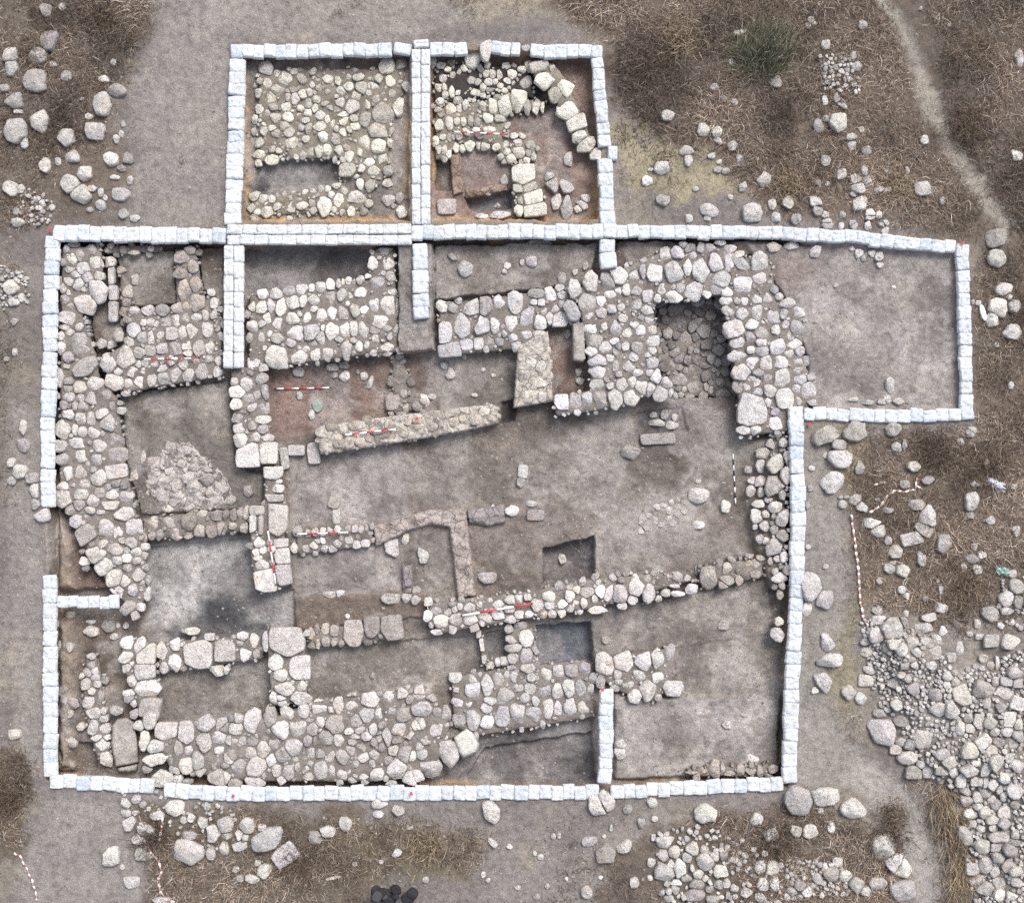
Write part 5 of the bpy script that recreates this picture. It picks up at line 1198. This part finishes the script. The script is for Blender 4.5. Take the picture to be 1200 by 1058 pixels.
PALETTE = np.array([lin(104, 90, 77), lin(86, 75, 65), lin(124, 107, 90), lin(146, 133, 119), lin(64, 57, 53), lin(98, 82, 71), lin(168, 157, 144), lin(114, 101, 93)])
PROB = np.array([.17, .15, .17, .15, .12, .10, .07, .07])
def blades(cx, cy, cz, ang, length, lift, width, colr, droop):
    """arrays of bent ribbons -> verts, tris, colours"""
    n = len(cx)
    dx, dy = np.cos(ang), np.sin(ang); nx, ny = -dy, dx
    a2 = ang + NR.uniform(-.5, .5, n); ex, ey = np.cos(a2), np.sin(a2)
    m = np.stack([cx + dx * length * .5, cy + dy * length * .5, cz + lift * .8], -1)
    t = np.stack([m[:, 0] + ex * length * .5, m[:, 1] + ey * length * .5, cz + lift * droop], -1)
    b = np.stack([cx, cy, cz - .01], -1); side = np.stack([nx, ny, NR.uniform(-.6, .6, n)], -1) * (width * .5)[:, None]
    V = np.stack([b - side, b + side, m - side * .8, m + side * .8, t], 1)
    F = np.array([(0, 1, 3), (0, 3, 2), (2, 3, 4)])[None] + (np.arange(n) * 5)[:, None, None]
    return V.reshape(-1, 3), F.reshape(-1, 3), np.repeat(colr, 5, axis=0)
def build_scrub():
    n = 150000
    px = NR.uniform(-110, 1310, n); py = NR.uniform(-110, 1170, n)
    dens = np.full(n, .012)
    wob = 22 * fbm(5, px, py, 40, 4)
    for poly, st in SCRUB:
        d = sdist(px, py, poly) + wob
        dens = np.maximum(dens, st * sstep(.5 - d / 30))
    for poly in PATHS:
        d = sdist(px, py, poly) + .4 * wob + (6 if poly is PATHS[0] else 0); dens *= 1 - .93 * sstep(.5 - d / 10)
    inside_dig = np.zeros(n, bool)
    for poly in ([(50,262),(724,262),(724,262),(1128,280),(1145,495),(945,495),(935,930),(45,935)], [(262,45),(715,45),(722,270),(262,270)]):
        inside_dig |= sdist(px, py, poly) < 6
    dens = np.where(inside_dig, 0.0, dens)
    dens *= np.clip(.8 + 1.5 * fbm(2, px, py, 26, 3), .1, 1.4)
    k = NR.rand(n) < dens * .95
    px, py, dens = px[k], py[k], dens[k]
    m = len(px)
    per = NR.randint(5, 13, m)
    idx = np.repeat(np.arange(m), per); N = len(idx)
    cl = fbm(7, px, py, 60, 3)
    cc = NR.rand(m)
    x, y, _ = W(px, py, 0); z = ghv(x, y)
    size = NR.uniform(.10, .36, m) * np.clip(.6 + .6 * dens, .4, 1.2)
    L = size[idx] * NR.uniform(.35, 1.1, N)
    lift = L * NR.uniform(.1, .8, N) * .7
    pal = NR.choice(len(PALETTE), N, p=PROB); pc = NR.choice(len(PALETTE), m, p=PROB)
    col = PALETTE[np.where(NR.rand(N) < .5, pal, pc[idx])] * NR.uniform(.62, 1.45, N)[:, None] * np.clip(.95 + 1.1 * fbm(3, px, py, 70, 3), .45, 1.5)[idx][:, None]
    V, F, Cc = blades(x[idx] + NR.normal(0, .09, N), y[idx] + NR.normal(0, .09, N), z[idx], NR.rand(N) * 6.283, L, lift, NR.uniform(.005, .013, N), col, NR.uniform(.2, 1.3, N))
    o = bpy.data.objects.new('dry_grass', np_mesh('dry_grass', V, F, None, M_STRAW, Cc, False))
    stuff(link(o)); tag(o, 'tangled dry brown grass and thistle stems covering the ground around the dig', 'dry grass')
    print('grass blades', N, m)
build_scrub()
def plant(name, label, cat, px, py, r, n, pal, lean=None, height=.5, group=None, lmin=.4, width=(.007, .014)):
    x, y, z = gp(px, py)
    e = empty(name, (x, y, z), label, cat, group)
    r *= PX
    q = NR.rand(n)
    a = NR.rand(n) * 6.283 if lean is None else math.radians(-lean[0]) + NR.normal(0, lean[1], n)
    L = r * NR.uniform(lmin, 1.15, n)
    s0 = r * .42 if lean is None else r * .3
    if lean is None: L *= .62
    bx = NR.normal(0, s0, n); by = NR.normal(0, s0, n)
    col = np.array(pal)[NR.randint(0, len(pal), n)] * NR.uniform(.6, 1.4, n)[:, None]
    lift = height * NR.uniform(.2, 1.0, n) * (1.15 - .5 * L / (r * 1.15))
    V, F, Cc = blades(bx, by, np.zeros(n), a, L, lift, NR.uniform(*width, n), col, NR.uniform(.6, 1.3, n))
    o = bpy.data.objects.new('foliage', np_mesh('foliage', V, F, None, M_STRAW, Cc, False)); COL.objects.link(o); o.parent = e
    k = 9; aa = NR.rand(k) * 6.283 if lean is None else math.radians(-lean[0]) + NR.normal(0, lean[1], k)
    V, F, Cc = blades(NR.normal(0, .02, k), NR.normal(0, .02, k), np.zeros(k), aa, np.full(k, r * .7), np.full(k, height * .6), np.full(k, .02), np.tile(np.array([lin(84, 74, 62)]), (k, 1)), np.full(k, 1.2))
    o = bpy.data.objects.new('stems', np_mesh('stems', V, F, None, M_STRAW, Cc, False)); COL.objects.link(o); o.parent = e
GREENS = [lin(88, 88, 70), lin(70, 74, 58), lin(110, 108, 88), lin(56, 60, 48), lin(128, 122, 102)]
STRAW = [lin(116, 100, 84), lin(94, 80, 68), lin(138, 122, 104), lin(78, 66, 57)]
DARK = [lin(72, 62, 54), lin(92, 78, 66), lin(60, 52, 46), lin(112, 96, 80)]
PALE = [lin(140, 124, 100), lin(120, 104, 84), lin(158, 142, 118), lin(98, 84, 68)]
plant('green_bush', 'grey green broom-like bush standing in the upper scrub', 'bush', 893, 72, 44, 800, GREENS, (-68, .55), .7, None, .25)
plant('green_bush', 'thinner dark green sprig leaning from the foot of the larger bush', 'bush', 882, 74, 34, 260, GREENS, (-150, .8), .4, None, .3)
for k, (px, py, ang, r, lab) in enumerate([(1108, 925, 75, 34, 'swept pale straw tuft nearest the bend of the lower trail'), (1112, 950, 62, 40, 'longest swept straw tuft halfway down the lower trail'), (1118, 980, 60, 36, 'swept straw tuft third down the lower trail'),
                                      (1126, 1008, 70, 34, 'swept straw tuft fourth down the lower trail'), (1116, 1030, 80, 32, 'swept straw tuft at the bottom edge of the view')]):
    plant('grass_tuft', lab, 'grass tuft', px + 6, py, r, 190, PALE, (ang, .55), .2, 'swept straw tufts beside the trail')
for px, py, r, lab, pal in [(762, 78, 34, 'darkest brown thistle clump close to the upper east square', DARK), (800, 45, 30, 'tan dry bush between the upper sandbags and the green bush', PALE), (120, 22, 30, 'dark dry bush in the upper grass west of the path', DARK),
                       (1150, 60, 34, 'brown dry bush east of the upper trail', STRAW), (1130, 150, 30, 'dark brown clump in the bend east of the upper trail', DARK), (1095, 530, 26, 'round dark thistle below the bare eastern trench', DARK), (1160, 545, 32, 'dark dry bush near the crumpled plastic', DARK),
                       (1130, 690, 30, 'brown dry bush above the rubble heap', STRAW), (1040, 985, 28, 'dark bush between the two boulders beside the lower trail', DARK), (1045, 955, 22, 'tan dry bush above the lower boulder pair', STRAW), (350, 1010, 32, 'dark dry bush below the two big slabs', DARK),
                       (500, 990, 26, 'olive tan dry bush on the bare soil below the dig', PALE), (12, 940, 20, 'dry bush at the west edge near the lower path', DARK), (45, 60, 26, 'tan dry bush among the upper west boulders', STRAW), (930, 215, 24, 'straw coloured bush above the long sandbag row', PALE),
                       (1050, 215, 26, 'pale straw bush west of the upper trail end', PALE), (180, 980, 26, 'dark dry bush tangled in the striped tape', DARK), (905, 985, 26, 'dark bush beside the lone boulder below the corner', DARK)]:
    plant('dry_bush', lab, 'bush', px, py, r, 380, pal, None, .3, 'dry bushes around the dig')

# ------------------------------------------------------------------ scale bars, tape, small finds
def tube(name, pts, r, mat, parent=None, n=6, flat=1.0):
    V, F = [], []
    for i, p in enumerate(pts):
        a = Vector(pts[max(i - 1, 0)]); b = Vector(pts[min(i + 1, len(pts) - 1)])
        t = (b - a).normalized(); u = t.cross(Vector((0, 0, 1))).normalized(); v = u.cross(t)
        for k in range(n):
            an = 6.2832 * k / n; q = Vector(p) + u * math.cos(an) * r + v * math.sin(an) * r * flat
            V.append(tuple(q))
    for i in range(len(pts) - 1):
        for k in range(n): F.append((i * n + k, i * n + (k + 1) % n, (i + 1) * n + (k + 1) % n, (i + 1) * n + k))
    me = bpy.data.meshes.new(name)
    F.append(tuple(range(n))[::-1]); F.append(tuple((len(pts) - 1) * n + k for k in range(n)))
    me.from_pydata(V, [], F); me.materials.append(mat)
    o = bpy.data.objects.new(name, me)
    for p in me.polygons: p.use_smooth = len(p.vertices) == 4
    if parent is not None: me.transform(Matrix.Translation(-parent.location))
    COL.objects.link(o)
    if parent is not None: o.parent = parent
    return o
def scale_bar(a, b, z, label, nseg=7, r=.017, first='w', tips=True, red=None):
    A = Vector(W(a[0], a[1], z)); B = Vector(W(b[0], b[1], z))
    e = empty('scale_bar', tuple(A), label, 'scale bar', 'red and white scale bars')
    d = B - A
    for i in range(nseg):
        p = A + d * (i / nseg); q = A + d * ((i + 1) / nseg)
        w = (i % 2 == 0) == (first == 'w')
        tube('white_band' if w else 'red_band', [tuple(p), tuple(q)], r * (1 if w else 1.03), M_WHITE if w else (red or M_RED), e, 8)
    if tips:
        t = d.normalized() * .05
        tube('metal_tip', [tuple(A - t), tuple(A)], r * .8, M_BLACK, e); tube('metal_tip', [tuple(B), tuple(B + t)], r * .8, M_BLACK, e)
scale_bar((532,154.5), (593,157.5), -.20 * DZ + .02, 'scale bar lying on the reddish rubble in the upper east square', 8)
scale_bar((169,421), (232,419.6), -.10, 'scale bar lying on the very wide close set wall', 8)
scale_bar((324,455.6), (386,454.4), gp(355, 455)[2] + .03, 'scale bar lying on the brown floor below the sunken chamber', 7)
scale_bar((404,509.5), (464,503), -.13, 'scale bar lying on the buff plastered wall', 7)
scale_bar((348,625.6), (408,623.6), -.36, 'scale bar lying across the grey cobble strip', 5)
scale_bar((542,721), (622,707.4), -.14, 'brightest scale bar on the long low rubble wall', 4, .024)
scale_bar((314,622), (323,684), -.13, 'scale bar laid upright along the dressed block wall', 5, .018)
scale_bar((859,532), (862,590), gp(861, 560)[2] + .03, 'thin black and white rod on the hall floor near the tumbled stones', 9, .016, 'w', False, M_BLACK)
tube_pt = lambda pts: [(*gp(x, y)[:2], gp(x, y)[2] + .05 + .03 * math.sin(i * 1.7)) for i, (x, y) in enumerate(pts)]
def tape(label, pts, per=4.3, r=.026):
    P = []
    for p, q in zip(pts, pts[1:]):
        L = math.hypot(q[0] - p[0], q[1] - p[1]); k = max(1, int(round(L / per)))
        for t in range(k): P.append((p[0] + (q[0] - p[0]) * t / k + R.uniform(-.4, .4), p[1] + (q[1] - p[1]) * t / k + R.uniform(-.4, .4)))
    P.append(pts[-1]); P = tube_pt(P)
    e = empty('barrier_tape', P[0], label, 'barrier tape', 'red and white barrier tape')
    for i in range(len(P) - 1):
        w = i % 2 == 0
        tube('white_stripe' if w else 'red_stripe', [P[i], tuple((a + b) / 2 + R.uniform(-.01, .01) for a, b in zip(P[i], P[i + 1])), P[i + 1]], r * R.uniform(.8, 1.2) * (1.1 if w else .8), M_TAPE if w else M_PINK, e, 6, .4)
k5 = lambda pts: [(920 + x / 4.2857, 480 + y / 4.2857) for x, y in pts]
tape('long straight striped tape running down beside the eastern walkway', k5([(330,525),(345,640),(365,800),(375,960),(390,1045),(405,1062)]))
tape('winding striped tape looping through the eastern scrub', k5([(420,515),(470,490),(515,430),(545,405),(600,412),(650,400),(660,340)]))
tape('short scrap of striped tape above the winding loop', k5([(445,378),(475,368),(502,364)]))
tape('short kinked end of striped tape east of the winding loop', k5([(660,380),(675,392),(688,402)]), 4, .02)
k9 = lambda pts: [(120 + x / 4, 900 + y / 4) for x, y in pts]
tape('short striped tape hanging below the break in the bottom sandbags', k9([(285,225),(278,280),(268,340)]))
tape('long striped tape straggling through the bottom brush', k9([(195,325),(235,400),(270,440),(280,480),(262,520),(275,570),(292,605),(340,625)]))
k1 = lambda pts: [(x / 4.615, 880 + y / 4.615) for x, y in pts]
tape('striped tape on the bare path at the bottom west corner', k1([(80,545),(110,560),(150,640),(175,690),(190,740),(205,805)]), 4.0, .02)

def lump(name, label, cat, px, py, w, h, z, mat, ang=0, hh=.1, blk=False):
    poly = chaikin(chaikin(corner_outline(w, h, ang, blk), .25), .25)
    loc, V, n = stone_geo(poly, px, py, z + hh, hh + .03, blk)
    fq, ft = ring_faces(n)
    o = bpy.data.objects.new(name, np_mesh(name, V, ft, fq, mat)); o.location = loc; COL.objects.link(o)
    return tag(o, label, cat)
lump('stone_disc', 'round greenish stone disc on the brown floor near a scale bar', 'stone disc', 371, 475.5, 13, 13, gp(371, 475)[2], M_GREEN, 0, .06)
# black stones at the bottom edge
for i in range(22):
    x, y = R.uniform(436, 484), R.uniform(1040, 1064)
    if y < 1043 + 6 * abs((x - 460) / 24) ** 2: y += 5
    w = R.uniform(6, 13)
    o = lump('black_stone', 'one of the angular black lumps in the dark heap at the bottom edge', 'black lump', x, y, w * R.uniform(.9, 1.4), w, gp(x, y)[2], M_BLACKROCK if i % 3 else M_GREYROCK, R.uniform(0, 180), R.uniform(.06, .2), i % 4 == 0)
    o['group'] = 'heap of black lumps'
# crumpled plastic, green scrap, white sherds, sticks
def crumple(name, label, cat, px, py, w, h, mat, ang, hh):
    x0, y0, z0 = gp(px, py); n = 15; V = []
    a = math.radians(-ang)
    for j in range(n):
        for i in range(n):
            u, v = -1 + 2 * i / (n - 1), -1 + 2 * j / (n - 1)
            q = mnoise.noise(Vector((u * 2.2, v * 2.2, px))); q2 = mnoise.noise(Vector((u * 5, v * 5, px + 9)))
            x = u * w * PX * .5 * (1 + .35 * q); y = v * h * PX * .5 * (1 + .35 * mnoise.noise(Vector((u * 2, v * 2, py))))
            z = .02 + hh * (1 - u * u * .8) * (1 - v * v * .8) + .05 * q + .04 * q2
            V.append((x * math.cos(a) - y * math.sin(a), x * math.sin(a) + y * math.cos(a), max(z, 0)))
    F = [(j * n + i, j * n + i + 1, (j + 1) * n + i + 1, (j + 1) * n + i) for j in range(n - 1) for i in range(n - 1)]
    o = bpy.data.objects.new(name, np_mesh(name, V, None, F, mat, None, False)); o.location = (x0, y0, z0); COL.objects.link(o); tag(o, label, cat)
crumple('plastic_bag', 'crumpled white and grey plastic bag in the eastern scrub', 'plastic bag', 1167, 567, 24, 9, M_PLASTIC, 24, .12)
crumple('plastic_scrap', 'pale green plastic scrap among rocks at the east edge', 'plastic scrap', 1174.5, 669, 16, 10, M_BOTTLE, 15, .1)
lump('white_sherd', 'long white shard standing among the rocks beside the bare eastern trench', 'shard', 1152.5, 366.5, 6, 19, gp(1152, 366)[2], M_SHARD, -15, .08, True)
lump('stick', 'bleached flat stick in the brush below the dig', 'stick', 390, 1028.7, 19, 3.5, gp(390, 1028)[2], M_STICK, -12, .05, True)
# red survey pegs on the sandbag corners
for (x, y, z, lab) in [(59, 269, .1, 'red survey peg at the upper west corner of the sandbags'), (1127.5, 285, .1, 'red survey peg at the upper east corner of the bare trench'), (948, 497, .06, 'red survey peg beside the inner sandbag corner in the east'),
                       (273.5, 932, .16, 'red survey peg on the bottom row near its west end'), (482, 929, .16, 'red survey peg halfway along the bottom row'), (706, 808, .15, 'red survey peg on top of the upright single row'), (489, 490, -.18, 'red square marker on the plastered wall')]:
    e = empty('survey_peg', W(x, y, z), lab, 'survey peg', 'red survey pegs')
    p = W(x, y, z)
    tube('shaft', [(p[0], p[1], p[2] - .3), (p[0], p[1], p[2] + .03)], .018, M_BLACK, e)
    a = R.uniform(0, 3); s = .034
    me = bpy.data.meshes.new('head'); bm = bmesh.new(); bmesh.ops.create_cube(bm, size=1)
    bmesh.ops.scale(bm, vec=(s * 2, s * 1.7, .03), verts=bm.verts); bmesh.ops.bevel(bm, geom=bm.edges, offset=.008, segments=2); bmesh.ops.rotate(bm, matrix=Matrix.Rotation(a, 3, 'Z'), verts=bm.verts)
    bmesh.ops.translate(bm, vec=(0, 0, .04), verts=bm.verts); bm.to_mesh(me); bm.free(); me.materials.append(M_RED)
    o = bpy.data.objects.new('head', me); COL.objects.link(o); o.parent = e

# ------------------------------------------------------------------ camera and daylight
cam = bpy.data.cameras.new('Camera'); co = bpy.data.objects.new('Camera', cam); COL.objects.link(co)
co.location = (0, 0, CAM_H); co.rotation_euler = (0, 0, 0)
cam.sensor_width = 36; cam.lens = 18 / (12 / CAM_H); cam.clip_start = .1; cam.clip_end = 1000
SC.camera = co
w = bpy.data.worlds.new('World'); SC.world = w; w.use_nodes = True
nt = w.node_tree; bg = nt.nodes['Background']
sky = nt.nodes.new('ShaderNodeTexSky'); sky.sky_type = 'NISHITA'; sky.sun_disc = False
SUN_EL, SUN_AZ = 52, 30
sky.sun_elevation = math.radians(SUN_EL); sky.sun_rotation = math.radians(SUN_AZ); sky.air_density = 1.0; sky.dust_density = 4.0
hs = nt.nodes.new('ShaderNodeHueSaturation'); hs.inputs['Saturation'].default_value = .5
nt.links.new(sky.outputs['Color'], hs.inputs['Color']); nt.links.new(hs.outputs['Color'], bg.inputs['Color']); bg.inputs['Strength'].default_value = .14
sl = bpy.data.lights.new('sun', 'SUN'); so = bpy.data.objects.new('sun', sl); COL.objects.link(so)
sl.energy = 1.5; sl.angle = math.radians(24); sl.color = (1.0, .98, .95)
d = Vector((math.sin(math.radians(SUN_AZ)) * math.cos(math.radians(SUN_EL)), math.cos(math.radians(SUN_AZ)) * math.cos(math.radians(SUN_EL)), math.sin(math.radians(SUN_EL))))
so.rotation_euler = d.to_track_quat('Z', 'Y').to_euler(); so.location = (5, 8, 12)
SC.view_settings.view_transform = 'Standard'; SC.view_settings.look = 'None'; SC.view_settings.gamma = 1; SC.view_settings.exposure = EXPOSURE
SC.render.engine = 'CYCLES'; SC.cycles.max_bounces = 6; SC.cycles.use_denoising = False
